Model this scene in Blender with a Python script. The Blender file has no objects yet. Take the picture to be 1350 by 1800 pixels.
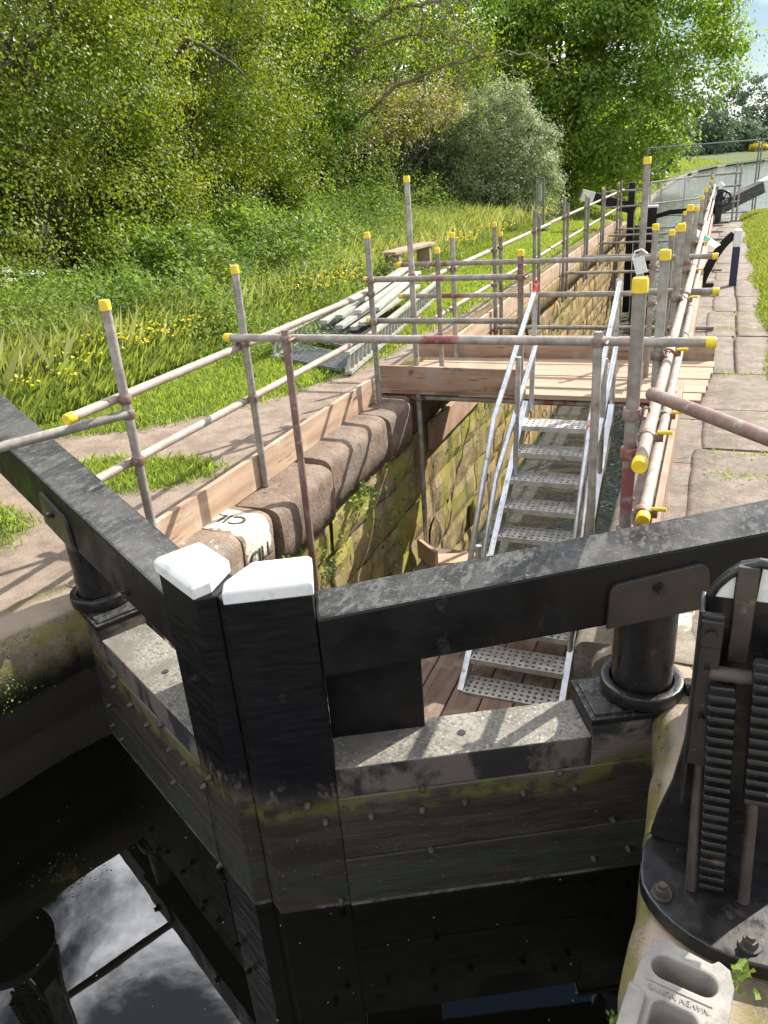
import bpy, bmesh, math, random
import numpy as np
from mathutils import Vector, Matrix, noise
random.seed(7); rng = np.random.default_rng(11)
R = math.radians
scene = bpy.context.scene
col = scene.collection
# ------------------------------------------------------------------ helpers
def link(o): col.objects.link(o); return o
def tag(o, label=None, cat=None, group=None, kind=None):
    if label: o['label'] = label
    if cat: o['category'] = cat
    if group: o['group'] = group
    if kind: o['kind'] = kind
    return o
def empty(name, loc, rz=0.0):
    o = bpy.data.objects.new(name, None); o.location = loc; o.rotation_euler = (0, 0, rz)
    o.empty_display_size = .1
    return link(o)
class MB:
    """collects boxes, tubes, sweeps in one mesh"""
    def __init__(s): s.v = []; s.f = []; s.sm = []
    def add(s, vs, fs, smooth=False):
        n = len(s.v); s.v += [tuple(p) for p in vs]
        for f in fs: s.f.append(tuple(i + n for i in f)); s.sm.append(smooth)
        return s
    def box(s, c, d, M=None):
        x, y, z = [k / 2 for k in d]; c = Vector(c)
        P = [Vector((a * x, b * y, e * z)) for a in (-1, 1) for b in (-1, 1) for e in (-1, 1)]
        if M is not None: P = [M @ p for p in P]
        P = [p + c for p in P]
        return s.add(P, [(0, 1, 3, 2), (4, 6, 7, 5), (0, 4, 5, 1), (2, 3, 7, 6), (0, 2, 6, 4), (1, 5, 7, 3)])
    def bar(s, a, b, w, h, up=(0, 0, 1)):
        a, b = Vector(a), Vector(b); d = (b - a).normalized(); sd = d.cross(Vector(up)).normalized(); u = sd.cross(d)
        P = [q + sd * i * w / 2 + u * j * h / 2 for q in (a, b) for (i, j) in ((-1, -1), (1, -1), (1, 1), (-1, 1))]
        return s.add(P, [(3, 2, 1, 0), (4, 5, 6, 7), (0, 1, 5, 4), (1, 2, 6, 5), (2, 3, 7, 6), (3, 0, 4, 7)])
    def tube(s, pts, r, n=12, caps=True):
        pts = [Vector(p) for p in pts]; rs = r if isinstance(r, (list, tuple)) else [r] * len(pts)
        rings = []; up = None
        for i, p in enumerate(pts):
            d = (pts[min(i + 1, len(pts) - 1)] - pts[max(i - 1, 0)]).normalized()
            if up is None: up = d.orthogonal().normalized()
            up = (up - d * up.dot(d)).normalized(); w = d.cross(up)
            rings.append([p + (up * math.cos(t) + w * math.sin(t)) * rs[i] for t in [2 * math.pi * k / n for k in range(n)]])
        vs = [q for r_ in rings for q in r_]; fs = []
        for i in range(len(pts) - 1):
            for k in range(n):
                a = i * n + k; b = i * n + (k + 1) % n
                fs.append((a, b, b + n, a + n))
        s.add(vs, fs, n > 6)
        if caps:
            s.add(rings[0][::-1], [tuple(range(n))]); s.add(rings[-1], [tuple(range(n))])
        return s
    def prism(s, poly, z0, z1):
        n = len(poly); vs = [(x, y, z0) for x, y in poly] + [(x, y, z1) for x, y in poly]
        fs = [tuple(range(n))[::-1], tuple(range(n, 2 * n))] + [(i, (i + 1) % n, (i + 1) % n + n, i + n) for i in range(n)]
        return s.add(vs, fs)
    def prism_f(s, poly, fn, d0, d1):
        """poly (a,b) mapped by fn(a,b,d)"""
        n = len(poly); vs = [fn(a, b, d0) for a, b in poly] + [fn(a, b, d1) for a, b in poly]
        fs = [tuple(range(n))[::-1], tuple(range(n, 2 * n))] + [(i, (i + 1) % n, (i + 1) % n + n, i + n) for i in range(n)]
        return s.add(vs, fs)
    def build(s, name, m, parent=None, bevel=0, loc=None, seg=2):
        me = bpy.data.meshes.new(name)
        vs = s.v
        if loc is not None: vs = [(p[0] - loc[0], p[1] - loc[1], p[2] - loc[2]) for p in vs]
        me.from_pydata(vs, [], s.f); me.update()
        bm = bmesh.new(); bm.from_mesh(me); bmesh.ops.recalc_face_normals(bm, faces=bm.faces); bm.to_mesh(me); bm.free()
        me.polygons.foreach_set('use_smooth', s.sm)
        if m: me.materials.append(m)
        o = bpy.data.objects.new(name, me); link(o)
        if loc is not None: o.location = loc
        if parent:
            o.parent = parent
        if bevel:
            b = o.modifiers.new('bevel', 'BEVEL'); b.width = bevel; b.segments = seg; b.limit_method = 'ANGLE'; b.angle_limit = R(35)
            b.harden_normals = False
        return o
def child(o, parent):
    """parent o (built in world coordinates) under an empty"""
    o.parent = parent; o.matrix_parent_inverse = parent.matrix_basis.inverted(); return o
def quads_mesh(name, V, n_per=4, m=None, parent=None, loc=(0, 0, 0)):
    """V: (N,n_per,3) array -> N loose faces"""
    N = V.shape[0]; me = bpy.data.meshes.new(name)
    me.vertices.add(N * n_per); me.vertices.foreach_set('co', (V - np.array(loc)).reshape(-1).astype(np.float32))
    me.loops.add(N * n_per); me.loops.foreach_set('vertex_index', np.arange(N * n_per, dtype=np.int32))
    me.polygons.add(N); me.polygons.foreach_set('loop_start', np.arange(0, N * n_per, n_per, dtype=np.int32))
    me.update(calc_edges=True); me.validate()
    if m: me.materials.append(m)
    o = bpy.data.objects.new(name, me); link(o); o.location = loc
    if parent: child(o, parent)
    return o
# ------------------------------------------------------------------ materials
class NT:
    def __init__(s, m): s.t = m.node_tree; s.n = s.t.nodes; s.l = s.t.links
    def new(s, k, **kw):
        x = s.n.new(k)
        for a, b in kw.items():
            if a in x.inputs.keys() if isinstance(a, str) else False: pass
            setattr(x, a, b)
        return x
    def noise(s, scale, detail=6, rough=.6, stretch=None, dist=0.0, src='Object'):
        tc = s.new('ShaderNodeTexCoord'); out = tc.outputs[src]
        if stretch:
            mp = s.new('ShaderNodeMapping'); mp.inputs['Scale'].default_value = stretch; s.l.new(out, mp.inputs[0]); out = mp.outputs[0]
        x = s.new('ShaderNodeTexNoise'); x.inputs['Scale'].default_value = scale; x.inputs['Detail'].default_value = detail
        x.inputs['Roughness'].default_value = rough; x.inputs['Distortion'].default_value = dist
        s.l.new(out, x.inputs['Vector']); return x.outputs['Fac']
    def rng(s, v, a, b, c=0., d=1., smooth=True):
        x = s.new('ShaderNodeMapRange'); x.interpolation_type = 'SMOOTHSTEP' if smooth else 'LINEAR'
        for i, k in zip((1, 2, 3, 4), (a, b, c, d)): x.inputs[i].default_value = k
        s.l.new(v, x.inputs[0]); return x.outputs[0]
    def mul(s, a, b, op='MULTIPLY'):
        x = s.new('ShaderNodeMath'); x.operation = op
        for i, k in enumerate((a, b)):
            if isinstance(k, (int, float)): x.inputs[i].default_value = k
            else: s.l.new(k, x.inputs[i])
        return x.outputs[0]
    def mix(s, f, a, b):
        x = s.new('ShaderNodeMix'); x.data_type = 'RGBA'
        for sock, k in ((x.inputs[0], f), (x.inputs[6], a), (x.inputs[7], b)):
            if isinstance(k, (int, float)): sock.default_value = k
            elif isinstance(k, tuple): sock.default_value = (*k, 1) if len(k) == 3 else k
            else: s.l.new(k, sock)
        return x.outputs[2]
    def up(s):
        g = s.new('ShaderNodeNewGeometry'); x = s.new('ShaderNodeSeparateXYZ'); s.l.new(g.outputs['Normal'], x.inputs[0]); return x.outputs[2]
    def coord(s, ax, src='Object'):
        tc = s.new('ShaderNodeTexCoord'); x = s.new('ShaderNodeSeparateXYZ'); s.l.new(tc.outputs[src], x.inputs[0]); return x.outputs[ax]
    def pos(s, ax):
        g = s.new('ShaderNodeNewGeometry'); x = s.new('ShaderNodeSeparateXYZ'); s.l.new(g.outputs['Position'], x.inputs[0]); return x.outputs[ax]
def mk(name, c1, c2, scale=4, detail=8, stretch=None, lo=.35, hi=.65, rough=(.6, .8), bump=.3, bscale=60, bstretch=None,
       metal=0., spots=(), spec=.5, objvar=0.0, bdist=.004, fn=None, coat=0.):
    m = bpy.data.materials.new(name); m.use_nodes = True; t = NT(m)
    p = t.n['Principled BSDF']
    f = t.rng(t.noise(scale, detail, .65, stretch), lo, hi)
    c = t.mix(f, c1, c2)
    for sp in spots:
        cc, sc, a, b = sp[:4]; st = sp[4] if len(sp) > 4 else None; top = sp[5] if len(sp) > 5 else None
        k = t.rng(t.noise(sc, 7, .6, st), a, b)
        if top == 'top': k = t.mul(k, t.rng(t.up(), .5, .9))
        if top == 'side': k = t.mul(k, t.rng(t.up(), .6, .2))
        c = t.mix(k, c, cc)
    if fn: c = fn(t, c)
    if objvar:
        oi = t.new('ShaderNodeObjectInfo'); hv = t.new('ShaderNodeHueSaturation')
        t.l.new(t.rng(oi.outputs['Random'], 0, 1, 1 - objvar, 1 + objvar, False), hv.inputs['Value']); t.l.new(c, hv.inputs['Color']); c = hv.outputs[0]
    t.l.new(c, p.inputs['Base Color'])
    t.l.new(t.rng(t.noise(scale * 2.3, 5, .6, stretch), .3, .7, rough[0], rough[1]), p.inputs['Roughness'])
    p.inputs['Metallic'].default_value = metal; p.inputs['Specular IOR Level'].default_value = spec
    if coat: p.inputs['Coat Weight'].default_value = coat; p.inputs['Coat Roughness'].default_value = .25
    if bump:
        b = t.new('ShaderNodeBump'); b.inputs['Strength'].default_value = bump; b.inputs['Distance'].default_value = bdist
        t.l.new(t.noise(bscale, 8, .7, bstretch), b.inputs['Height']); t.l.new(b.outputs[0], p.inputs['Normal'])
    return m
GREY = (.22, .20, .175)
M = {}
M['tube'] = mk('galvanised_tube', (.20, .18, .155), (.36, .33, .29), 9, stretch=(1, 1, 1), rough=(.45, .7), bump=.15, bscale=120, metal=.25, objvar=.2,
               spots=[((.19, .10, .07), 5, .58, .72), ((.40, .31, .22), 14, .60, .72), ((.12, .11, .10), 30, .62, .7)])
M['tube_red'] = mk('red_marked_tube', (.20, .18, .155), (.34, .31, .27), 9, rough=(.45, .7), bump=.15, bscale=120, metal=.2,
               objvar=.15, spots=[((.20, .062, .05), 1.3, .54, .62), ((.25, .21, .18), 16, .50, .62), ((.30, .22, .16), 7, .6, .7)])
M['tube_brown'] = mk('reddish_brown_tube', (.15, .085, .065), (.24, .165, .135), 7, rough=(.5, .75), bump=.15, bscale=110, spots=[((.20, .055, .045), 2.2, .55, .66), ((.27, .23, .195), 18, .56, .66)])
M['rail'] = mk('weathered_rail', (.27, .215, .17), (.40, .335, .27), 8, rough=(.5, .75), bump=.15, bscale=100, metal=.1, objvar=.1,
               spots=[((.33, .17, .12), 4, .56, .7), ((.22, .17, .13), 25, .6, .7)])
M['alu'] = mk('aluminium', (.55, .57, .60), (.72, .73, .75), 12, rough=(.28, .45), bump=.1, bscale=150, metal=.85,
              spots=[((.35, .33, .30), 20, .58, .7), ((.45, .07, .05), 1.3, .60, .64)])
M['tread'] = mk('tread_aluminium', (.42, .40, .37), (.60, .58, .54), 14, rough=(.4, .65), bump=.2, bscale=150, metal=.5, spots=[((.30, .27, .23), 9, .55, .7)])
M['coupler'] = mk('rusty_coupler', (.16, .12, .10), (.30, .24, .20), 30, rough=(.5, .8), bump=.3, bscale=200, metal=.4, spots=[((.26, .08, .05), 20, .5, .65)])
M['cap'] = mk('yellow_plastic', (.62, .43, .015), (.74, .55, .03), 20, rough=(.4, .55), bump=.1, bscale=200, objvar=.06)
M['plank'] = mk('scaffold_board', (.27, .165, .105), (.39, .26, .175), 3, stretch=(1, 1, 1), rough=(.7, .9), bump=.35, bscale=20, bdist=.003, objvar=.12,
                spots=[((.24, .15, .10), 6, .56, .72), ((.20, .16, .13), 45, .62, .72)])
M['plank_light'] = mk('sunbleached_board', (.36, .245, .165), (.48, .36, .26), 3, rough=(.7, .9), bump=.35, bscale=22, bdist=.003, objvar=.12,
                spots=[((.36, .24, .16), 7, .56, .72), ((.30, .25, .21), 40, .62, .72)])
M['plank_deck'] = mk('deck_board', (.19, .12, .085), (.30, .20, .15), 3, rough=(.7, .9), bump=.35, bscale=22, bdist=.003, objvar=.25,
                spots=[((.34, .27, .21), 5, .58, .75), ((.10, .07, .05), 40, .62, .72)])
for k_ in ('plank', 'plank_light', 'plank_deck'):
    a_, b_, c_, d_ = {'plank': ((.25, .15, .095), (.39, .26, .175), (.13, .08, .055), (.34, .27, .21)), 'plank_light': ((.29, .185, .12), (.43, .31, .215), (.17, .105, .068), (.42, .34, .26)), 'plank_deck': ((.17, .105, .075), (.28, .185, .14), (.07, .05, .04), (.34, .28, .22))}[k_]
    for ax, st in (('x', (.09, 1, 1)), ('y', (1, .09, 1))):
        M[k_ + ax] = mk('scaffold_board_' + k_ + ax, a_, b_, 14, 9, st, .3, .7, (.7, .9), .5, 30, st, bdist=.003, objvar=.16, spots=[(c_, 34, .58, .68, st), (d_, 3, .52, .66), (c_, 5, .62, .74), ((.16, .14, .125), 2.1, .60, .76)])
M['red_paint'] = mk('red_board_end', (.42, .03, .025), (.50, .06, .04), 20, rough=(.5, .7), bump=.2)
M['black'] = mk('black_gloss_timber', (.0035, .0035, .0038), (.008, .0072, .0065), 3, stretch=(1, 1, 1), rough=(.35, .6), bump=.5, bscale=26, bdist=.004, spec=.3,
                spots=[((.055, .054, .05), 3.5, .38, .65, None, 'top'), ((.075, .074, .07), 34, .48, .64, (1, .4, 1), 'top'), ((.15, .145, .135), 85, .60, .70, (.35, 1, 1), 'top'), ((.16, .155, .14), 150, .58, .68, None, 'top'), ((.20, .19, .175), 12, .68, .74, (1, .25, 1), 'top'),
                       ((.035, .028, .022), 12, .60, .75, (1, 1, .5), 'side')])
M['black_iron'] = mk('black_painted_iron', (.006, .006, .0065), (.014, .013, .012), 8, rough=(.22, .48), bump=.4, bscale=45, bdist=.002,
                spots=[((.07, .05, .038), 9, .60, .75), ((.12, .105, .095), 60, .66, .74)])
M['iron_brown'] = mk('worn_brown_iron', (.028, .021, .016), (.055, .043, .034), 8, rough=(.35, .6), bump=.4, bscale=45, bdist=.002, spots=[((.16, .09, .05), 14, .6, .7)])
M['white'] = mk('white_gloss_paint', (.62, .63, .62), (.70, .70, .68), 5, rough=(.35, .5), bump=.2, bscale=40, bdist=.002,
                spots=[((.30, .27, .22), 30, .64, .72), ((.52, .52, .47), 7, .52, .68), ((.45, .47, .38), 14, .60, .72)])
M['white_worn'] = mk('peeling_white_paint', (.55, .57, .52), (.68, .69, .64), 9, rough=(.5, .7), bump=.4, bscale=60, spots=[((.12, .10, .08), 30, .62, .68), ((.30, .33, .26), 14, .56, .7)])
M['navy'] = mk('navy_paint', (.010, .018, .06), (.016, .028, .085), 6, rough=(.35, .5), bump=.2)
M['bolt'] = mk('dull_bolt', (.04, .033, .027), (.08, .068, .056), 40, rough=(.5, .7), bump=.2, metal=.3)
def gate_fn(t, c):
    z = t.pos(2); n = t.noise(2.2, 6, .6, (1, 1, .35))
    z2 = t.mul(z, t.mul(t.mul(n, .5, 'SUBTRACT'), .28), 'ADD')
    c = t.mix(t.rng(z2, -.30, -.20), c, (.135, .108, .086))          # bare upper timber
    gm = t.mul(t.rng(z2, -.36, -.30), t.rng(z2, -.22, -.27)); c = t.mix(t.mul(gm, t.rng(t.noise(9, 6), .40, .58)), c, (.095, .10, .024))
    wm = t.mul(t.rng(z2, -.82, -.68), t.rng(z2, -.56, -.64)); c = t.mix(t.mul(wm, t.rng(t.noise(7, 6), .35, .6)), c, (.030, .044, .018))
    dirt = t.mul(t.rng(t.noise(75, 3, .5, (1, 1, 1)), .66, .70), t.rng(z, -.30, -.42)); c = t.mix(t.mul(dirt, .7), c, (.16, .14, .10))
    bm_ = t.mul(t.rng(z2, -.20, -.13), t.rng(t.noise(5, 6), .42, .55)); c = t.mix(bm_, c, (.018, .017, .016))
    tl = t.mul(t.rng(z2, -.83, -.80), t.rng(z, -.778, -.788)); return t.mix(t.mul(tl, t.rng(t.noise(20, 4), .35, .55)), c, (.16, .145, .115))
M['gate'] = mk('wet_gate_timber', (.026, .021, .015), (.050, .040, .028), 3, stretch=(1, 1, 7), rough=(.5, .8), bump=.8, bscale=14, bstretch=(1, 1, 5), bdist=.006, fn=gate_fn)
def post_fn(t, c):
    z = t.pos(2); n = t.noise(3.5, 8, .65, (1, 1, .5)); z2 = t.mul(z, t.mul(t.mul(n, .5, 'SUBTRACT'), .22), 'ADD')
    c = gate_fn(t, c)
    c = t.mix(t.mul(t.rng(z2, -.30, -.16), t.rng(t.noise(16, 8, .7, (1, 1, .6)), .36, .50)), c, (.012, .0115, .012))
    return t.mix(t.rng(z2, -.17, -.10), c, (.0045, .0045, .005))
M['post'] = mk('painted_wet_post', (.026, .021, .015), (.050, .040, .028), 3, stretch=(1, 1, 7), rough=(.35, .6), bump=.35, bscale=30, bstretch=(1, 1, .15), bdist=.003, spec=.3, fn=post_fn)
M['ledge'] = mk('worn_timber_ledge', (.14, .128, .105), (.25, .232, .195), 5, rough=(.65, .85), bump=.5, bscale=55, bdist=.003,
                spots=[((.10, .095, .085), 75, .50, .60), ((.36, .34, .29), 70, .56, .66), ((.13, .115, .095), 4, .5, .68), ((.30, .28, .10), 3, .66, .76), ((.04, .038, .035), 2.5, .62, .8)],
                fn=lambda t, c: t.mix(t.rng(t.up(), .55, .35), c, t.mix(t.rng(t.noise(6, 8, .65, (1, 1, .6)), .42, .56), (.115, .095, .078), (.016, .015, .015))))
def stone(name, a, b, c3, moss=None, msc=4, mlo=.5, mhi=.62, white=None, bump=.8, extra=None, streak=False):
    sp = [(c3, 3.2, .5, .66), (tuple(k * .45 for k in a), 26, .60, .70), (tuple(min(1, k * 1.35) for k in b), 60, .60, .70), (tuple(k * .35 for k in a), 95, .60, .68), (tuple(k * .5 for k in a), 170, .54, .64), (tuple(min(1, k * 1.5) for k in b), 210, .58, .68), (tuple(k * .6 for k in a), 9, .60, .70)]
    if moss: sp += [(moss, msc, mlo, mhi)]
    if streak: sp += [((.045, .04, .022), 6, .53, .70, (1, 1, .13)), ((.26, .15, .04), 4, .60, .72, (1, 1, .16)), ((.10, .13, .03), 5, .60, .72, (1, 1, .3))]
    return mk(name, a, b, 7, rough=(.75, .95), bump=bump, bscale=34, bdist=.012, spots=sp, spec=.3, fn=extra)
M['coping'] = stone('sandstone_coping', (.165, .118, .088), (.26, .192, .148), (.20, .172, .142), bump=1.0)
def cill_paint(t, c):
    y = t.pos(1); n = t.noise(14, 6); yy = t.mul(y, t.mul(t.mul(n, .5, 'SUBTRACT'), .12), 'ADD')
    band = t.mul(t.rng(yy, 3.415, 3.44), t.rng(yy, 3.70, 3.68)); zz = t.rng(t.mul(t.pos(2), t.mul(t.mul(n, .5, 'SUBTRACT'), .5), 'ADD'), -.27, -.18)
    c = t.mix(t.mul(t.mul(band, zz), t.rng(t.noise(38, 4), .28, .42)), c, (.74, .69, .56))
    return t.mix(t.mul(t.mul(t.rng(t.pos(1), 3.45, 3.2), t.rng(t.noise(9, 6), .56, .62)), .6), c, (.60, .58, .52))
M['coping_paint'] = stone('painted_coping', (.20, .145, .105), (.29, .215, .16), (.24, .205, .165), extra=cill_paint)
M['slab'] = stone('paving_stone', (.15, .118, .095), (.25, .202, .165), (.19, .165, .138), moss=(.135, .115, .085), msc=2.3, mlo=.46, mhi=.66, bump=.9)
M['masonry'] = stone('mossy_masonry', (.22, .165, .10), (.35, .265, .155), (.33, .27, .08), moss=(.27, .255, .05), msc=2.6, mlo=.44, mhi=.6, streak=True)
M['masonry2'] = stone('ochre_masonry', (.25, .18, .10), (.38, .28, .15), (.40, .26, .06), moss=(.30, .23, .05), msc=2.2, mlo=.5, mhi=.64, streak=True)
M['wing'] = stone('shaded_wet_wing_stone', (.14, .11, .075), (.24, .19, .13), (.20, .19, .06), moss=(.17, .145, .05), msc=11, mlo=.48, mhi=.58,
                  extra=lambda t, c: t.mix(t.rng(t.mul(t.pos(2), t.mul(t.noise(9, 8, .7), .22), 'ADD'), -.04, -.20), t.mix(t.rng(t.up(), .75, .95), c, (.33, .26, .20)), (.022, .019, .014)))  # shade under the coping painted into the wet stone, darkening with depth
M['concrete'] = mk('grey_fence_foot', (.20, .19, .17), (.30, .28, .25), 12, rough=(.75, .95), bump=.6, bscale=70, bdist=.004, spots=[((.28, .26, .23), 5, .55, .7), ((.2, .19, .17), 60, .64, .72)])
M['ink'] = mk('dark_lettering', (.05, .045, .04), (.09, .08, .07), 30, bump=0)
M['steel_bright'] = mk('galvanised_panel', (.40, .43, .44), (.55, .57, .57), 14, rough=(.4, .6), bump=.1, metal=.5)
M['stackwhite'] = mk('white_aluminium_beam', (.30, .31, .275), (.44, .44, .39), 14, rough=(.45, .6), bump=.15, metal=.15, objvar=.1, spots=[((.40, .38, .30), 12, .6, .7)])
M['bark'] = mk('bark', (.055, .042, .028), (.12, .095, .065), 6, stretch=(1, 1, .3), rough=(.8, .95), bump=.9, bscale=16, bdist=.02, spots=[((.09, .10, .04), 3, .52, .65)])
M['twig'] = mk('pale_branch', (.16, .125, .08), (.26, .21, .14), 8, rough=(.8, .95), bump=.6, bscale=30, bdist=.01)
M['benchwood'] = mk('bench_wood', (.28, .20, .14), (.40, .30, .22), 5, stretch=(1, 1, 1), rough=(.75, .9), bump=.5, bscale=30)
M['fence_wire'] = mk('dull_fence_wire', (.13, .14, .145), (.22, .23, .235), 14, rough=(.5, .7), bump=.1, metal=.3)
M['tagwhite'] = mk('white_plastic', (.66, .66, .64), (.74, .74, .72), 30, rough=(.4, .5), bump=0)
M['green'] = mk('green_print', (.03, .30, .16), (.04, .34, .2), 30, bump=0)
def leafmat(name, a, b, tr=.45, gloss=.45, yellow=None):
    m = bpy.data.materials.new(name); m.use_nodes = True; t = NT(m); p = t.n['Principled BSDF']; out = t.n['Material Output']
    g = t.new('ShaderNodeNewGeometry'); c = t.mix(g.outputs['Random Per Island'], a, b)
    big = t.rng(t.noise(.55, 4), .40, .62); c = t.mix(t.mul(big, .35), c, yellow or tuple(min(1, k * 1.5) for k in b))
    t.l.new(c, p.inputs['Base Color']); p.inputs['Roughness'].default_value = gloss; p.inputs['Specular IOR Level'].default_value = .5
    tl = t.new('ShaderNodeBsdfTranslucent'); mx = t.new('ShaderNodeMixShader'); mx.inputs[0].default_value = tr
    hv = t.new('ShaderNodeHueSaturation'); hv.inputs['Value'].default_value = 1.7; hv.inputs['Saturation'].default_value = 1.1; hv.inputs['Hue'].default_value = .485
    t.l.new(c, hv.inputs['Color']); t.l.new(hv.outputs[0], tl.inputs[0])
    t.l.new(p.outputs[0], mx.inputs[1]); t.l.new(tl.outputs[0], mx.inputs[2]); t.l.new(mx.outputs[0], out.inputs[0]); return m
M['haw'] = leafmat('hawthorn_leaf', (.035, .072, .011), (.12, .18, .028), 0.4, 0.55, (.20, .25, .04))
M['haw2'] = leafmat('bright_hawthorn_leaf', (.065, .115, .012), (.21, .275, .032), 0.44, 0.55, (.34, .37, .05))
M['ash'] = leafmat('broad_leaf', (.055, .135, .018), (.165, .275, .045), 0.44, 0.55, (.25, .35, .055))
M['oak'] = leafmat('oak_leaf', (.055, .135, .014), (.18, .28, .038), 0.46, 0.5, (.29, .38, .05))
M['willow'] = leafmat('willow_leaf', (.15, .205, .09), (.28, .34, .165), 0.35, 0.6, (.31, .37, .18))
M['elder'] = leafmat('pale_blossom_leaf', (.16, .165, .045), (.32, .29, .10), 0.4, 0.6, (.36, .33, .12))
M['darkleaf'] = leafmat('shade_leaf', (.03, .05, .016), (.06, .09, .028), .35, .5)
M['farleaf'] = leafmat('far_leaf', (.045, .085, .045), (.085, .135, .07), 0.35, 0.7, (.11, .16, .08))
M['bramble'] = leafmat('bramble_leaf', (.055, .12, .020), (.16, .245, .045), 0.45, 0.55, (.24, .32, .06))
M['nettle'] = leafmat('nettle_leaf', (.06, .13, .022), (.17, .265, .05), 0.42, 0.6, (.25, .34, .06))
M['tallgrass'] = leafmat('tall_grass_blade', (.11, .155, .028), (.23, .285, .065), .45, .55, (.26, .30, .07))
M['lawn'] = leafmat('mown_grass_blade', (.13, .205, .032), (.27, .35, .07), .45, .5, (.30, .37, .075))
M['darkgrass'] = leafmat('dark_grass_blade', (.045, .10, .016), (.12, .19, .035), .45, .5, (.16, .23, .04))
M['straw'] = leafmat('pale_grass_stalk', (.20, .24, .07), (.32, .34, .12), .35, .6, (.30, .34, .10))
M['yellow'] = leafmat('buttercup_petal', (.85, .62, .02), (.95, .75, .05), .3, .4, (.95, .75, .05))
M['gorse'] = leafmat('gorse_bloom', (.45, .40, .03), (.62, .52, .05), .3, .6, (.5, .5, .05))
M['whitefl'] = leafmat('cow_parsley_flower', (.70, .72, .62), (.85, .86, .78), .3, .6, (.8, .8, .7))
# ground material: mix gravel / grass by attribute
def ground_mat():
    m = bpy.data.materials.new('bank_ground'); m.use_nodes = True; t = NT(m); p = t.n['Principled BSDF']
    at = t.new('ShaderNodeAttribute'); at.attribute_name = 'grass'
    gv = t.mix(t.rng(t.noise(5, 8, .7), .35, .65), (.19, .145, .112), (.29, .228, .182)); gv = t.mix(t.rng(t.noise(70, 4), .58, .68), gv, (.17, .13, .10)); gv = t.mix(t.rng(t.noise(110, 3), .62, .70), gv, (.50, .42, .35))
    gr = t.mix(t.rng(t.noise(6, 8, .7), .35, .65), (.045, .065, .012), (.085, .115, .025))
    k = t.rng(t.mul(at.outputs['Fac'], t.mul(t.mul(t.noise(9, 6, .7), .5, 'SUBTRACT'), 1.1), 'ADD'), .42, .58)
    t.l.new(t.mix(k, gv, gr), p.inputs['Base Color']); p.inputs['Roughness'].default_value = .92; p.inputs['Specular IOR Level'].default_value = .25
    b = t.new('ShaderNodeBump'); b.inputs['Strength'].default_value = .7; b.inputs['Distance'].default_value = .012; t.l.new(t.noise(45, 8, .75), b.inputs['Height']); t.l.new(b.outputs[0], p.inputs['Normal'])
    return m
M['ground'] = ground_mat()
def water_mat(name, c, bump, sc, rough, ior=1.333):
    m = bpy.data.materials.new(name); m.use_nodes = True; t = NT(m); p = t.n['Principled BSDF']
    p.inputs['Base Color'].default_value = (*c, 1); p.inputs['Roughness'].default_value = rough; p.inputs['IOR'].default_value = ior; p.inputs['Specular IOR Level'].default_value = .5
    b = t.new('ShaderNodeBump'); b.inputs['Strength'].default_value = bump; b.inputs['Distance'].default_value = .02 if bump < .5 else .09; t.l.new(t.noise(sc, 3, .5, (1, 1, 1)), b.inputs['Height']); t.l.new(b.outputs[0], p.inputs['Normal']); return m
M['water'] = water_mat('still_dark_water', (.004, .004, .0025), .03, 2.4, .006, 1.52)
M['water2'] = water_mat('rippled_water', (.05, .062, .062), 1.0, 2.2, .06, 1.5)
# ------------------------------------------------------------------ camera, light, sky
H = 1.9
Rm = ((0.925, -0.092, 0.368), (0.373, 0.402, -0.836), (-0.071, 0.911, 0.407))
f = 1351.; Lv = Vector((602, 650, -f)).normalized(); Uv = -Vector((235, -3026, -f)).normalized()
Lv = (Lv - Uv * Lv.dot(Uv)).normalized(); Xv = Lv.cross(Uv)
cam_d = bpy.data.cameras.new('camera'); cam = link(bpy.data.objects.new('camera', cam_d))
cam.matrix_world = Matrix.Translation((0, 0, H)) @ Matrix((Xv, Lv, Uv)).to_4x4()
cam_d.sensor_fit = 'VERTICAL'; cam_d.sensor_height = 36; cam_d.lens = 36 * f / 1800; cam_d.clip_start = .05; cam_d.clip_end = 3000
scene.camera = cam
AZ, EL = R(31), R(37)
S = Vector((math.sin(AZ) * math.cos(EL), math.cos(AZ) * math.cos(EL), math.sin(EL)))
sd = bpy.data.lights.new('sun', 'SUN'); sd.energy = 5.0; sd.angle = R(.53); sd.color = (1, .94, .84)
so = link(bpy.data.objects.new('sun', sd)); so.rotation_euler = S.to_track_quat('Z', 'Y').to_euler(); so.location = (10, 20, 30)
w = bpy.data.worlds.new('World'); scene.world = w; w.use_nodes = True; t = NT(w)
bg = t.n['Background']; sky = t.new('ShaderNodeTexSky'); sky.sky_type = 'NISHITA'; sky.sun_disc = False; sky.sun_elevation = EL; sky.sun_rotation = AZ; sky.air_density = 1.0; sky.dust_density = .05; sky.altitude = 300
nz = t.noise(2.6, 8, .58, (1, 1, 2.6), .3, 'Generated'); 
tcw = t.new('ShaderNodeTexCoord'); dp = t.new('ShaderNodeVectorMath'); dp.operation = 'DOT_PRODUCT'; nm = t.new('ShaderNodeVectorMath'); nm.operation = 'NORMALIZE'
t.l.new(tcw.outputs['Generated'], nm.inputs[0]); t.l.new(nm.outputs[0], dp.inputs[0]); dp.inputs[1].default_value = (-.536, .403, .741)
bank = t.rng(dp.outputs['Value'], .86, .97); nz = t.mul(nz, t.mul(bank, .13), 'ADD')  # cloud bank added out of view, extra bright to light the water reflection
dq = t.new('ShaderNodeVectorMath'); dq.operation = 'DOT_PRODUCT'; t.l.new(nm.outputs[0], dq.inputs[0]); dq.inputs[1].default_value = (-.09, .548, .831)
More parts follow.
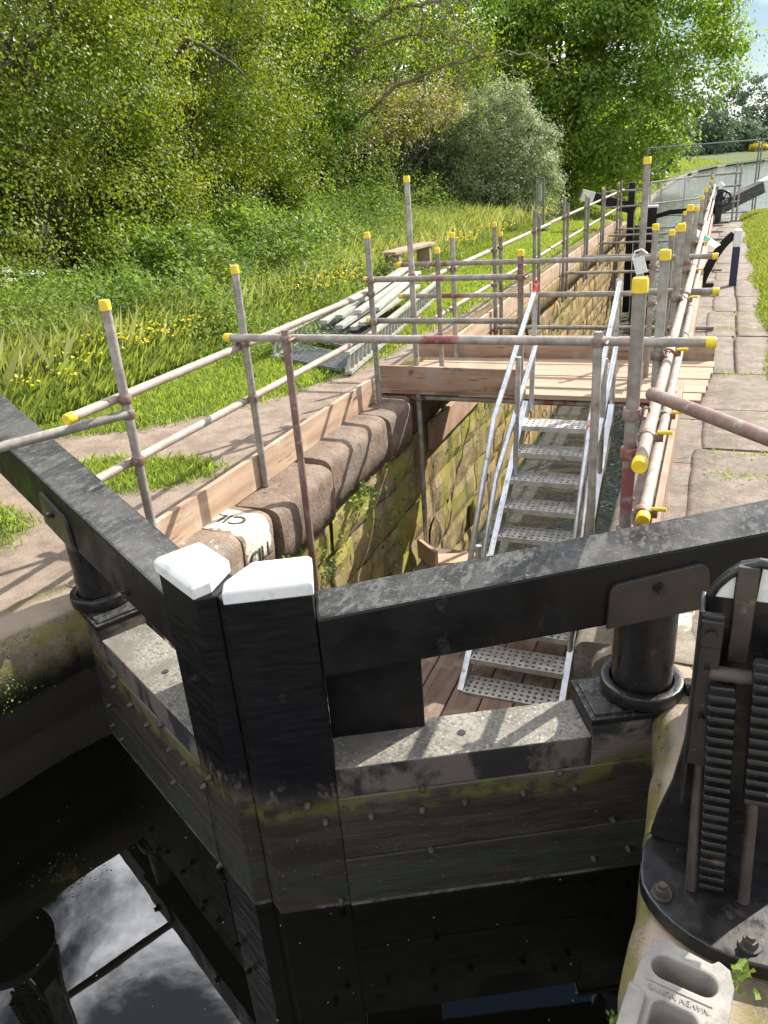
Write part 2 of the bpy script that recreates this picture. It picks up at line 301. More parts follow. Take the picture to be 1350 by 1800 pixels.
nz = t.mul(nz, t.mul(t.rng(dq.outputs['Value'], .955, .99), .25), 'SUBTRACT'); cl = t.rng(nz, .40, .56)
bright = t.mul(t.rng(t.noise(4.5, 8, .6, (1, 1, 2), .4, 'Generated'), .38, .62), t.mul(t.mul(bank, .75), .25, 'ADD'))
skyc = t.mix(cl, sky.outputs[0], t.mix(bright, (7.2, 7.5, 8.2), (125., 127., 132.))); t.l.new(skyc, bg.inputs['Color']); bg.inputs['Strength'].default_value = .05
scene.view_settings.view_transform = 'Standard'; scene.view_settings.look = 'None'; scene.view_settings.exposure = 0.98; scene.view_settings.gamma = 1
scene.render.film_transparent = False
scene.cycles.max_bounces = 8; scene.cycles.transparent_max_bounces = 8
# ------------------------------------------------------------------ terrain
def interp(x, xs, ys): return float(np.interp(x, xs, ys))
EYL = [-8, -1, .4, 1.2, 1.7, 2.1, 2.35, 2.5, 2.7, 25.0, 26, 28, 35, 44, 53, 76, 95, 118, 140, 160, 175, 188, 200, 230, 300, 420]
EXL = [-6.05, -3.85, -3.45, -3.22, -3.08, -2.97, -2.88, -2.8, -2.55, -2.55, -2.8, -3.0, -3.0, -2.9, -4.0, -5.6, -5.95, -5.8, -5.0, -3.4, -.5, 3.6, 9, 30, 90, 200]
EYR = [-8, 2.45, 2.6, 2.9, 25.0, 26, 28, 35, 60, 120, 200, 300, 420]
EXR = [.05, .05, -.1, -.3, -.3, .4, 3, 7, 14, 30, 60, 140, 260]
def gh(x, y, side):
    d = (interp(y, EYL, EXL) - x) if side < 0 else (x - interp(y, EYR, EXR))
    down = min(1, max(0, (y - 25.3) / 5.0)); down = down * down * (3 - 2 * down)
    z = -.02
    if side < 0:
        z += .05 * min(1, max(0, d - 1.2)) + .35 * min(1, max(0, (d - 3.5) / 4)) + .02 * noise.noise((x * .7, y * .7, 0))
        z += .5 * min(1, max(0, (d - 9) / 10))
        z = z * (1 - down) + down * (-2.28 + .55 * min(1, d / .5) + .9 * min(1, max(0, (d - .6) / 4)) + .9 * min(1, max(0, (d - 5) / 20)))
    else:
        z += .13 * min(1, max(0, (x - .56) / .35)) + .2 * min(1, max(0, (x - 1) / 4)) if y > 2.9 else 0
        z = z * (1 - down) + down * (-2.28 + .5 * min(1, d / .5) + .8 * min(1, max(0, (d - .6) / 5)))
    return z
GY = [-8, -6, -4, -3, -2, -1, -.3, .2, .4, .8, 1.2, 1.45, 1.7, 1.9, 2.1, 2.35, 2.5, 2.6, 2.7, 2.9] + [3 + .12 * i for i in range(100)] + [15 + .3 * i for i in range(36)] + [26, 26.6, 27.2, 28, 29, 30, 31, 33, 35, 38, 42, 47, 52, 60, 70, 80, 95, 110, 130, 150, 175, 200, 250, 300, 360, 420, 700, 1500]
GD = [.13, .16, .2] + [.24 + .12 * i for i in range(46)] + [6, 6.5, 7, 8, 9, 10, 12, 14, 17, 20, 25, 32, 40, 55, 80, 120, 200, 400, 900]
# path outline on the left bank (-x of gravel edge by y)
PY = [-8, 1.5, 2.9, 3.3, 3.45, 3.6, 4.45, 4.97, 5.24, 5.8, 6.5, 7.4, 9.3, 12, 25]
PX = [4.8, 4.25, 3.85, 3.95, 4.6, 5.3, 5.2, 4.43, 4.27, 3.95, 3.66, 3.45, 3.32, 3.2, 3.1]
def grassval(x, y):
    """1 = grass, 0 = gravel, on the left bank"""
    v = min(1, max(0, .5 + (-x - interp(y, PY, PX)) / .5))
    e = ((x + 3.85) / .62) ** 2 + ((y - 4.15 - .25 * (x + 3.85)) / .36) ** 2
    v = max(v, min(1, max(0, .5 + (1 - e) * .6)))
    if y > 25.5: v = 1
    return v
def sheet(name, side):
    vs, gs = [], []
    for y in GY:
        e = interp(y, EYL, EXL) if side < 0 else interp(y, EYR, EXR)
        for d in GD:
            x = e + side * d; vs.append((x, y, gh(x, y, side)))
            gs.append(grassval(x, y) if side < 0 else (min(1, max(0, .5 + (x - .56) / .3)) if 2.9 < y < 25.5 else (1. if y >= 25.5 else min(1, max(0, .5 + (x - 1.6) / .5)))))
    n = len(GD); fs = [(i * n + j, i * n + j + 1, (i + 1) * n + j + 1, (i + 1) * n + j) for i in range(len(GY) - 1) for j in range(n - 1)]
    if side < 0: fs = [q[::-1] for q in fs]
    # skirt down to the canal bed
    k = len(vs)
    for i, y in enumerate(GY): p = vs[i * n]; vs.append((p[0], p[1], -3.4)); gs.append(0)
    for i in range(len(GY) - 1):
        q = (i * n, (i + 1) * n, k + i + 1, k + i); fs.append(q if side < 0 else q[::-1])
    me = bpy.data.meshes.new(name); me.from_pydata(vs, [], fs); me.update()
    me.polygons.foreach_set('use_smooth', [True] * len(fs))
    a = me.attributes.new('grass', 'FLOAT', 'POINT'); a.data.foreach_set('value', np.array(gs, dtype=np.float32))
    me.materials.append(M['ground']); o = link(bpy.data.objects.new(name, me)); tag(o, kind='structure'); return o
sheet('ground', -1); sheet('ground', 1)
def flat(name, poly, z, m):
    me = bpy.data.meshes.new(name); me.from_pydata([(x, y, z) for x, y in poly], [], [tuple(range(len(poly)))]); me.update(); me.materials.append(m)
    return tag(link(bpy.data.objects.new(name, me)), kind='structure')
flat('water', [(-9, -12), (3, -12), (3, 2.9), (-9, 2.9)], -.8, M['water'])
flat('canal_water', [(-60, 2.95), (260, 2.95), (260, 600), (-60, 600)], -2.4, M['water2'])
flat('canal_bed', [(-60, -12), (260, -12), (260, 600), (-60, 600)], -3.3, M['ground'])
# ------------------------------------------------------------------ stonework
def sweep(mb, pts, prof, rough=.012, seed=0, seg=.16, ends=True):
    """pts: list of (x,y,nx,ny) edge points with land-ward normal; prof: list of (d,z)"""
    P = []
    for i in range(len(pts) - 1):
        a, b = pts[i], pts[i + 1]; L = math.hypot(b[0] - a[0], b[1] - a[1]); k = max(1, int(L / seg))
        for j in range(k + (i == len(pts) - 2)):
            u = j / k; P.append([a[q] + (b[q] - a[q]) * u for q in range(4)])
    n = len(prof); vs = []
    cx = sum(d for d, z in prof) / n; cz = sum(z for d, z in prof) / n
    for i, (x, y, nx, ny) in enumerate(P):
        e_ = min(i, len(P) - 1 - i); sh = ((.955, .99)[e_] if e_ < 2 else 1) if ends and len(P) > 6 else (.955 if ends and e_ == 0 else 1)
        for d, z in prof:
            d2 = cx + (d - cx) * sh; z2 = cz + (z - cz) * (1 - (1 - sh) * .8)
            q = Vector((x + nx * d2, y + ny * d2, z2)); w_ = noise.noise(q * 3.1 + Vector((seed, 0, 0))) * rough * .8 + noise.noise(q * 11 + Vector((0, seed, 0))) * rough * .5 + noise.noise(q * 27) * rough * .25
            vs.append((q.x - nx * w_, q.y - ny * w_, q.z + w_ * .6))
    fs = [(i * n + j, i * n + (j + 1) % n, (i + 1) * n + (j + 1) % n, (i + 1) * n + j) for i in range(len(P) - 1) for j in range(n)]
    mb.add(vs, fs, True)
    mb.add(vs[:n], [tuple(range(n))]); mb.add(vs[-n:], [tuple(range(n))[::-1]])
def round_prof(wd, top, bot, r):
    arc = [(r - r * math.sin(a), top - r + r * math.cos(a)) for a in [k * math.pi / 2 / 6 for k in range(7)]]
    return [(wd, top)] + arc + [(0.01, bot), (wd, bot)]
LW = tag(empty('lock_wall', (-2.45, 13, 0)), 'sunlit mossy stone chamber wall with rounded coping on the grass side', 'wall')
RW = tag(empty('lock_wall', (-.4, 13, 0)), 'shaded stone chamber wall under the towpath side', 'wall')
def part(mb, name, m, parent, bevel=0, label=None, seg=2):
    o = mb.build(name, m, None, bevel, seg=seg); child(o, parent)
    if label: o['label'] = label
    return o
pr = [(.62, .010), (.34, .012), (.10, .006), (.055, -.004), (.024, -.022), (.006, -.05), (.0, -.09), (.0, -.24), (.012, -.40), (.62, -.40)]
for i, (a, b) in enumerate([(2.62, 3.40), (3.405, 3.75), (3.805, 4.585), (4.655, 5.70), (5.775, 6.27)]):
    mb = MB(); dx = [-.01, .0, .022, -.012, .015][i]
    sweep(mb, [(-2.41 + dx, a, -1, 0), (-2.41 + dx, b, -1, 0)], [(d_, z_ + (0, .006, -.012, .01, -.008)[i]) for d_, z_ in pr], .02, i, .04); o = part(mb, 'coping_stone', M['coping_paint'] if i < 2 else M['coping'], LW)
    if i == 1: o['label'] = 'coping stone painted white with CILL lettering'
pr2 = round_prof(.55, .008, -.37, .05)
y = 6.29; i = 0
while y < 24.6:
    L = random.uniform(.9, 1.5); mb = MB(); sweep(mb, [(-2.44 + random.uniform(-.008, .008), y, -1, 0), (-2.44, min(y + L, 24.9), -1, 0)], pr2, .01, 20 + i, .3); part(mb, 'coping_stone', M['masonry2'] if y > 7 else M['coping'], LW); y += L + .014; i += 1
def courses(mb, x, side, y0, y1, z0, z1, seed):
    rr = random.Random(seed); z = z1
    while z > z0:
        h = rr.uniform(.30, .40); y = y0 - rr.uniform(0, .5)
        while y < y1:
            L = rr.uniform(.55, 1.15); ins = rr.uniform(-.015, .018); a = max(y, y0); b = min(y + L - .012, y1)
            if b - a > .05:
                ny, nz = max(2, int((b - a) / .12)), 4; vs = []
                for iy in range(ny + 1):
                    for iz in range(nz + 1):
                        yy = a + (b - a) * iy / ny; zz = z - h + .012 + (h - .012) * iz / nz
                        e = .018 if iy in (0, ny) or iz in (0, nz) else 0
                        q = Vector((x, yy, zz)); d = ins + e - noise.noise(q * 4.3) * .028 - noise.noise(q * 12) * .012
                        vs.append((x + side * d, yy, zz))
                fs = [(p * (nz + 1) + q, p * (nz + 1) + q + 1, (p + 1) * (nz + 1) + q + 1, (p + 1) * (nz + 1) + q) for p in range(ny) for q in range(nz)]
                mb.add(vs, fs, False)
            y += L
        z -= h
    mb.box((x + side * .08, (y0 + y1) / 2, (z0 + z1) / 2 - .02), (.06, y1 - y0, z1 - z0))
mb = MB(); courses(mb, -2.45, -1, 2.62, 9.0, -3.2, -.40, 3); part(mb, 'masonry', M['masonry'], LW)
mb = MB(); courses(mb, -2.46, -1, 9.0, 25.0, -3.2, -.375, 4); part(mb, 'masonry', M['masonry2'], LW)
mb = MB(); courses(mb, -.40, 1, 2.9, 25.0, -3.2, -.30, 5); part(mb, 'masonry', M['masonry'], RW)
pr3 = round_prof(.5, .0, -.31, .07); y = 2.85; i = 0
while y < 24.5:
    L = random.uniform(.9, 1.6); mb = MB(); sweep(mb, [(-.42, y, 1, 0), (-.42, y + L, 1, 0)], pr3, .01, 60 + i, .3); part(mb, 'coping_stone', M['slab'], RW); y += L + .014; i += 1
# paved towpath: big worn slabs, some in two columns
mb = MB(); y = 2.75; k = 0; rr = random.Random(12)
while y < 25:
    L = rr.uniform(.8, 1.6); e = .60 + rr.uniform(-.04, .06); xa = -.02 if k % 2 else .03
    sp_ = .30 + rr.uniform(-.05, .04); cols = [(xa, sp_ - .012), (sp_ + .012, e)] if 6.8 < y < 12.3 else [(xa, e)]
    for x0, x1 in cols:
        l0 = y + rr.uniform(0, .02); l1 = y + L - rr.uniform(.012, .03)
        sweep(mb, [(x0, l0, 1, 0), (x0, l1, 1, 0)], [(x1 - x0, .004 + rr.uniform(0, .008)), (.03, .010 + rr.uniform(-.004, .004)), (.0, .002), (0, -.1), (x1 - x0, -.1)], .006, 90 + k, .12)
    y += L; k += 1
tag(mb.build('paved_path', M['slab']), kind='structure')
# wing walls upstream
def norml(pts):
    out = []
    for i, p in enumerate(pts):
        a = pts[max(0, i - 1)]; b = pts[min(len(pts) - 1, i + 1)]; dx, dy = b[0] - a[0], b[1] - a[1]; l = math.hypot(dx, dy); out.append((p[0], p[1], -dy / l, dx / l))
    return out
WL = tag(empty('wing_wall', (-3, 1.5, 0)), 'mossy rounded wing wall at the foot of the left gate beam', 'wall')
lp = norml([(-2.62, 2.66), (-2.74, 2.5), (-2.80, 2.40), (-2.86, 2.24), (-2.93, 2.04), (-3.0, 1.8), (-3.12, 1.35), (-3.35, .5), (-3.8, -1.0), (-6.0, -8)][::-1])
prw = round_prof(.34, .004, -.34, .10)
cuts = [0, 3, 4, 6, 7, 9]
for k, (a, b) in enumerate(zip(cuts[:-1], cuts[1:])):
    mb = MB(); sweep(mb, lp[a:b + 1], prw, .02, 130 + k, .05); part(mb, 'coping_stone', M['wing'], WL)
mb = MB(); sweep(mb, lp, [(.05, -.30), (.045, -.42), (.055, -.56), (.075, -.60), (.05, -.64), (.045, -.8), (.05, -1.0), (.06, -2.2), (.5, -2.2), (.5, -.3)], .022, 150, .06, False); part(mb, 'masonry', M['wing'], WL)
WR = tag(empty('wing_wall', (0, 1.5, 0)), 'rounded stone edge under the black paddle gear at right', 'wall')
rp = norml([(-.05, -8), (-.05, .4), (-.05, 1.24), (-.045, 1.9), (-.03, 2.3), (-.06, 2.55), (-.16, 2.7)][::-1])
cuts = [0, 2, 3, 4, 6]
for k, (a, b) in enumerate(zip(cuts[:-1], cuts[1:])):
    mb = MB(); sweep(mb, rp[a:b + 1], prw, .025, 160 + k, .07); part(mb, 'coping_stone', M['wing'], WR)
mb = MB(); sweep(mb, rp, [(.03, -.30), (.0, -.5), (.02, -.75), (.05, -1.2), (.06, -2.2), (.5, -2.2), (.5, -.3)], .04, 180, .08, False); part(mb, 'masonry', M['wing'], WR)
# pale quoin behind the right gate heel
mb = MB(); sweep(mb, [(-.33, 2.78, 1, 0), (-.33, 3.25, 1, 0)], round_prof(.4, .03, -1.4, .16), .03, 200, .06)
part(mb, 'quoin_stone', mk('lime_streaked_stone', (.16, .13, .095), (.28, .245, .19), 6, rough=(.8, .95), bump=.8, bscale=34, bdist=.012, spots=[((.55, .53, .46), 4, .52, .6), ((.16, .14, .04), 5, .58, .66)]), RW)
# wooden waling on the left wall under the platform
mb = MB().bar((-2.40, 6.72, -.50), (-2.40, 8.9, -.50), .06, .27); tag(mb.build('waling_board', M['plank'], bevel=.008), 'brown timber waling board fixed to the chamber wall below the platform', 'board')
# lettering on the painted stone
def text_mesh(s, size, depth, name, m, Mx):
    cu = bpy.data.curves.new(name, 'FONT'); cu.body = s; cu.size = size; cu.extrude = depth; cu.align_x = 'CENTER'; cu.align_y = 'CENTER'
    o = bpy.data.objects.new(name, cu); link(o); dg = bpy.context.evaluated_depsgraph_get(); dg.update()
    me = bpy.data.meshes.new_from_object(o.evaluated_get(dg)); bpy.data.objects.remove(o); me.transform(Mx); me.materials.append(m)
    return link(bpy.data.objects.new(name, me))
def basis(x, y, o):
    x, y = Vector(x).normalized(), Vector(y).normalized(); z = x.cross(y); m = Matrix((x, y, z)).transposed().to_4x4(); m.translation = o; return m
child(text_mesh('CILL', .155, .012, 'cill_lettering', M['ink'], basis((-1, 0, 0), (0, -1, 0), (-2.63, 3.56, .008))), LW)
child(text_mesh('CILL', .13, .012, 'cill_lettering', M['ink'], basis((0, 1, 0), (0, 0, 1), (-2.412, 3.56, -.20))), LW)
# ------------------------------------------------------------------ near lock gates
def gate(name, label, A, u, m_, mirror):
    """A mitre corner; u along the leaf to the heel; m_ away from the camera"""
    root = tag(empty(name, (A[0], A[1], -1.4)), label, 'lock gate', 'pair of mitre gates at the near end')
    A = Vector((A[0], A[1], 0)); u = Vector((*u, 0)); m_ = Vector((*m_, 0))
    W = lambda s, d, z: A + u * s + m_ * d + Vector((0, 0, z))
    def hexa(mb, s0, s1, d0, d1, z00, z01, z10, z11):
        P = [W(s0, d0, z00), W(s0, d1, z00), W(s0, d1, z01), W(s0, d0, z01), W(s1, d0, z10), W(s1, d1, z10), W(s1, d1, z11), W(s1, d0, z11)]
        return mb.add(P, [(0, 1, 2, 3), (7, 6, 5, 4), (0, 4, 5, 1), (1, 5, 6, 2), (2, 6, 7, 3), (3, 7, 4, 0)])
    def bolt(s, d, z, r, parent, mat='bolt', nrm=None, h=.03):
        nn = nrm or -m_; c = W(s, d, z); mb = MB(); mb.tube([c, c + nn * h * .4], r * 1.5, 12); mb.tube([c + nn * h * .4, c + nn * h], r, 6); o = mb.build('bolt', M[mat]); child(o, root); o.parent = parent; o.matrix_parent_inverse = parent.matrix_world.inverted() if False else Matrix(); return o
    # mitre post: pentagonal section (mitred corner)
    poly = [(.0, .0), (.283, .0), (.283, .175), (.026, .175), (-.034, .06)]
    mb = MB(); mb.prism_f(poly, lambda a, b, z: W(a, b, z), -2.2, .645); post = mb.build('mitre_post', M['post'], None, .006); child(post, root)
    mb = MB(); pc = [(-.006, -.008), (.289, -.008), (.289, .183), (.080, .183), (-.006, .060)]
    ins = [(.008, .006), (.275, .006), (.275, .169), (.087, .169), (.008, .055)]
    P = [W(a, b, .645) for a, b in pc] + [W(a, b, .688) for a, b in pc] + [W(a, b, .703) for a, b in ins]; n = 5
    mb.add(P, [tuple(range(5))] + [(i, (i + 1) % 5, 5 + (i + 1) % 5, 5 + i) for i in range(5)] + [(5 + i, 5 + (i + 1) % 5, 10 + (i + 1) % 5, 10 + i) for i in range(5)] + [(10, 11, 12, 13, 14)])
    cp = mb.build('post_cap', M['white'], None, .005); child(cp, root)
    # balance beam rises and thickens to its tail
    mb = MB(); hexa(mb, .283, 1.62, .004, .205, .305, .545, .40, .665); hexa(mb, 1.6203, 4.6, .004, .27, .40, .665, .60, .90)
    mb = MB(); N = 10
    ss = [.284 + (4.6 - .284) * i / N for i in range(N + 1)]; z0 = [.305 + (s - .283) * .0745 for s in ss]; z1 = [.546 + (s - .283) * .0885 for s in ss]; dd = [.205 + (s - .283) * .018 for s in ss]
    vs = []
    for s, a, b, d in zip(ss, z0, z1, dd): vs += [W(s, .004, a), W(s, d, a), W(s, d, b), W(s, .004, b)]
    fs = [(0, 1, 2, 3), tuple(4 * N + k for k in (3, 2, 1, 0))] + [(4 * i + k, 4 * i + (k + 1) % 4, 4 * (i + 1) + (k + 1) % 4, 4 * (i + 1) + k) for i in range(N) for k in range(4)]
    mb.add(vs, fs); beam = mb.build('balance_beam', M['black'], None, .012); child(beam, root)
    mb = MB(); rp_ = []
    for cx, cz, a0 in ((1.60, .555, 0), (1.33, .515, 90)):
        for k in range(5): a = R(a0 + k * 22.5); rp_.append((cx + .04 * math.cos(a), cz + .04 * math.sin(a)))
    rp_ += [(1.285, .378), (1.655, .418)]
    mb.prism_f(rp_, lambda a, b, d: W(a, d, b), -.014, .003); pl = mb.build('beam_plate', mk('brown_black_plate', (.022, .017, .014), (.036, .028, .022), 6, rough=(.4, .55), bump=.15, bscale=80) if not mirror else M['iron_brown'], None, .003); child(pl, root)
    bm_ = MB()
    c = W(1.46, -.014, .525); bm_.tube([c, c - m_ * .012], .02, 12); bm_.tube([c - m_ * .012, c - m_ * .03], .013, 6); b = bm_.build('bolt', M['black_iron']); child(b, root)
    for (s, z) in ((.14, .25), (.70, .395)):
        bm_ = MB(); c = W(s, .0 if s < .3 else .004, z); bm_.tube([c, c - m_ * .008], .02, 12); bm_.tube([c - m_ * .008, c - m_ * .022], .012, 6); child(bm_.build('bolt', M['black_iron']), root)
    # leaf
    mb = MB(); mb.prism_f([(.2835, .002), (1.256, .002), (1.256, .228), (.2835, .228)], lambda a, b, z: W(a, b, z), -.24, -.10); led = mb.build('top_rail', M['ledge'], None, .006); child(led, root)
    mb = MB(); mb.tube([W(.78, .113, -.0999), W(.78, .113, -.097)], .016, 14); child(mb.build('peg_hole', M['black_iron']), root)
    mb = MB()
    zz = [-.2403, -.55, -.86, -1.2, -2.1]
    for k in range(4):
        e = .004 + .003 * (k % 2); hexa(mb, .2836, 1.50, .0 - e, .20, zz[k + 1] + .006, zz[k], zz[k + 1] + .006, zz[k])
    child(mb.build('planking', M['gate'], None, .004), root)
    mb = MB(); mb.prism_f([(1.2565, .0), (1.50, .0), (1.56, .05), (1.58, .12), (1.56, .19), (1.50, .238), (1.2565, .238)], lambda a, b, z: W(a, b, z), -2.1, -.045); child(mb.build('heel_post', M['gate'], None, .006), root)
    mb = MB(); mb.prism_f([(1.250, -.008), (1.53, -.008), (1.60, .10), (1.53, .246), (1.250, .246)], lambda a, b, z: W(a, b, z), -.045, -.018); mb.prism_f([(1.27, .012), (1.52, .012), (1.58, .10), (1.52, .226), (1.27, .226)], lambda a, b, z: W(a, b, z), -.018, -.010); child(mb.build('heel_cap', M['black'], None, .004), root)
    mb = MB(); mb.tube([W(1.49, .125, -.02), W(1.49, .125, .43)], .112, 32); child(mb.build('pivot_column', M['black_iron']), root)
    # dark board between beam and ledge
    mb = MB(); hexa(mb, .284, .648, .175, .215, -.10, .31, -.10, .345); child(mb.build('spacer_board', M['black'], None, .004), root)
    # bolt heads on the leaf
    rr = random.Random(5 if mirror else 9)
    pts = [(.17, -.24), (.24, -.34), (.42, -.335), (.58, -.33), (.60, -.235), (.78, -.325), (.98, -.32), (1.12, -.235), (1.20, -.32), (.62, -.56), (1.35, -.53), (.25, -.77), (1.3, -.72), (1.42, -.70)]
    for s, z in pts:
        s += rr.uniform(-.02, .02); z += rr.uniform(-.012, .012); c = W(s, -.007, z); b_ = MB(); b_.tube([c, c - m_ * .016, c - m_ * .024], [.014, .012, .006], 8); child(b_.build('bolt', M['bolt']), root)
    return W
WRt = gate('lock_gate', 'right leaf of the near gates, black balance beam running out over the right bank', (-1.37, 1.78), (.883, .469), (-.469, .883), False)
WLt = gate('lock_gate', 'left leaf of the near gates, scuffed black balance beam running out over the grass', (-1.49, 1.78), (-.883, .469), (.469, .883), True)
# collar straps holding the columns, let into the masonry
def collar(W, label):
    root = tag(empty('collar_strap', W(1.49, .125, .03)), label, 'iron collar')
    mb = MB(); n = 28; ring = []
    for k in range(n):
        a = 2 * math.pi * k / n; ring.append((math.cos(a), math.sin(a)))
    P = []
    for r, z in ((.118, .0), (.155, .0), (.155, .055), (.118, .055)): P += [W(1.49 + r * c, .125 + r * s_, z) for c, s_ in ring]
    mb.add(P, [(j * n + k, j * n + (k + 1) % n, ((j + 1) % 4) * n + (k + 1) % n, ((j + 1) % 4) * n + k) for j in range(4) for k in range(n)], True)
    child(mb.build('ring', M['black_iron'], None, .006), root)
    mb = MB(); mb.bar(W(1.63, .06, .03), W(1.86, -.02, .035), .06, .05); child(mb.build('tail_bar', M['black_iron'], None, .012), root) if 'left' not in label else bpy.data.objects.remove(mb.build('x', None))
    if 'left' in label: return
    mb = MB(); mb.tube([W(1.66, -.05, .035), W(1.76, .03, .045), W(1.80, .12, .03)], [.05, .055, .04], 14); child(mb.build('anchor_lug', M['bolt'], None), root)
collar(WRt, 'round black iron collar at the foot of the right gate column'); collar(WLt, 'round black iron collar at the foot of the left gate column')
# ------------------------------------------------------------------ scaffolding
TR = .0242
def coupler_mb(mb, p, d1, d2):
    """two bands round two tubes crossing at p"""
    p = Vector(p); d1 = Vector(d1).normalized(); d2 = Vector(d2).normalized(); off = d1.cross(d2)
    mb.tube([p - d1 * .022, p - d1 * .014, p + d1 * .014, p + d1 * .022], [.031, .034, .034, .031], 14, True)
    q = p + d2 * .045; mb.bar(q - d1 * .012, q + d1 * .012, .045, .02); mb.tube([q - off * .05, q + off * .055], .008, 8); mb.tube([q + off * .045, q + off * .062], .014, 6)
    q = p - d2 * .043; mb.bar(q - d1 * .013, q + d1 * .013, .03, .026)
    return mb
capm = MB(); capm.tube([(0, 0, -.042), (0, 0, .0), (0, 0, .006)], [.0278, .0278, .024], 16); cap_me = None
def put_cap(p, d, root):
    global cap_me
    d = Vector(d).normalized()
    if cap_me is None:
        o = capm.build('end_cap', M['cap']); cap_me = o.data; bpy.data.objects.remove(o)
    o = link(bpy.data.objects.new('end_cap', cap_me)); o.rotation_euler = d.to_track_quat('Z', 'Y').to_euler(); o.location = p; bpy.context.view_layer.update(); child(o, root); return o
def tube(name, label, a, b, cap0=False, cap1=False, mat='tube', couplers=(), group=None, cat='scaffold pole', r=TR):
    a, b = Vector(a), Vector(b)
    root = tag(empty(name, a), label, cat, group); d = (b - a).normalized()
    mb = MB(); n = max(2, int((b - a).length / .4)); mb.tube([a + (b - a) * i / n for i in range(n + 1)], r, 14, False)
    # hollow ends
    for e, s_ in ((a, 1), (b, -1)):
        mb.tube([e, e + d * s_ * .03], r * .86, 14, True)
    o = mb.build('pole', M[mat]); child(o, root)
    if cap0: put_cap(a, -d, root)
    if cap1: put_cap(b, d, root)
    for c in couplers:
        p, other = c; k = coupler_mb(MB(), p, d, other).build('coupler', M['coupler']); child(k, root)
    return root
gL = 'upright poles along the grass side'; gR = 'upright poles along the towpath side'; gI = 'poles standing down inside the lock'
X, Y, Z = Vector((1, 0, 0)), Vector((0, 1, 0)), Vector((0, 0, 1))
def std(label, x, y, z0, z1, group, mat='tube', cap=True, zs=(), dx=0., dirs=None):
    return tube('scaffold_standard', label, (x, y, z0), (x + dx, y, z1), False, cap, mat, [((x, y, z), (dirs or (X if group != gL else -X))) for z in zs], group)
std('nearest left post with yellow cap, clamped to the pole crossing the black beam', -2.675, 2.97, 0, 1.42, gL, 'tube_red', True, (.94, .86, .61))
std('second left post from the gates, at the end of the long front cross pole', -2.675, 4.13, 0, 1.43, gL, 'tube', True, (.97, .61))
std('third left post, at the corner where the front platform board meets the coping', -2.675, 6.17, 0, 1.43, gL, 'tube', True, (1.05, .94, .70))
Lb = [(7.15, 1.19, 'short capped post just left of the taller one behind the platform'), (7.63, 1.28, 'capped post just behind the platform with two red cross poles clamped to it'),
      (9.26, 1.24, 'left post of the doubled pair in front of the buttercups'), (9.55, 1.11, 'right red-footed post of the doubled pair in front of the buttercups'),
      (11.5, 1.23, 'taller of the two posts right of the buttercup patch'), (11.83, 1.12, 'shorter of the two posts right of the buttercup patch'),
      (13.9, 1.25, 'taller of the third doubled pair along the left rail'), (14.26, 1.14, 'shorter of the third doubled pair along the left rail'),
      (16.28, 1.19, 'left rail post between the third pair and the far gate'), (18.65, 1.19, 'second last left rail post before the far gate'), (21.6, 1.18, 'last left rail post beside the black far gate post')]
for i, (y, zt, lab) in enumerate(Lb):
    x = -2.40; std(lab, x, y, -.45, zt, gL, 'tube_red' if i in (3, 6, 7) else 'tube', i < 4 or i > 7, (.94, .54, .0) if i % 2 == 0 else (.94,))
Rb = [(2.80, 1.50, 'thick capped post nearest on the right, red clamp where the slanting pole joins', (1.03, .88, .56)), (4.146, 1.44, 'capped right post at the end of the long front cross pole', (1.0, .93, .57)),
      (5.8, 1.42, 'right post standing over the near edge of the platform', (.94, .57)), (7.2, 1.45, 'right post behind the platform, level with the curved timber strut', (.94, 1.0, .7, .57)),
      (9.3, 1.30, 'right post just past the white tag on the rail', (.94, .57)), (11.6, 1.28, 'right post beside the navy bollard', (.94, .57)), (14.0, 1.25, 'right post beyond the navy bollard', (.94, .57)),
      (16.3, 1.2, 'third last right rail post before the far paddle gear', (.94,)), (18.7, 1.2, 'second last right rail post before the far paddle gear', (.94,)), (21.6, 1.2, 'last right rail post, at the far paddle gear', (.94,))]
for i, (y, zt, lab, zs) in enumerate(Rb):
    std(lab, -.225, y, 0, zt, gR, 'tube_red' if i in (0, 3) else 'tube', True, zs)
for y_, zt_, lab_ in ((7.38, 1.30, 'post lapped against the right post behind the platform'), (9.48, 1.16, 'post lapped against the right post past the white tag'), (11.8, 1.16, 'post lapped against the right post beside the bollard'), (14.2, 1.1, 'post lapped against the right post beyond the bollard'), (16.5, 1.1, 'post lapped against the third last right rail post')):
    std(lab_, -.26, y_, -.5, zt_, gR, 'tube_red' if y_ < 9 else 'tube', True, (.94,))
for y_, zt_, lab_ in ((16.6, 1.1, 'post lapped against the left rail post after the third pair'), (19.0, 1.15, 'post lapped against the second last left rail post'), (22.3, 1.2, 'thin left post standing behind the last rail post')):
    std(lab_, -2.40, y_, -.45, zt_, gL, 'tube', False, (.94,))
std('tall pole rising inside the lock at the left of the platform', -2.37, 6.36, -1.6, 1.83, gI, 'tube', True, (1.05, .70, .20, -.02))
std('tallest pole, right of the stairway, with a white tag holder', -.515, 6.36, -1.6, 1.84, gI, 'tube', True, (1.0, .7, -.02))
std('uncapped reddish pole in front of the left coping, under the front cross pole', -2.34, 4.06, -1.6, 1.065, gI, 'tube_brown', False, (1.01,))
std('dark uncapped pole at the right of the stair foot, under the front cross pole', -.515, 4.06, -1.6, 1.065, gI, 'tube', False, (1.01,))
std('short capped pole at the left top of the stairway', -1.40, 6.2, .0, 1.25, gI, 'tube_red', True, (1.05, .71))
std('red capped pole inside the lock behind the platform', -.47, 7.0, -1.6, 1.33, gI, 'tube_red', True, (1.0, .7))
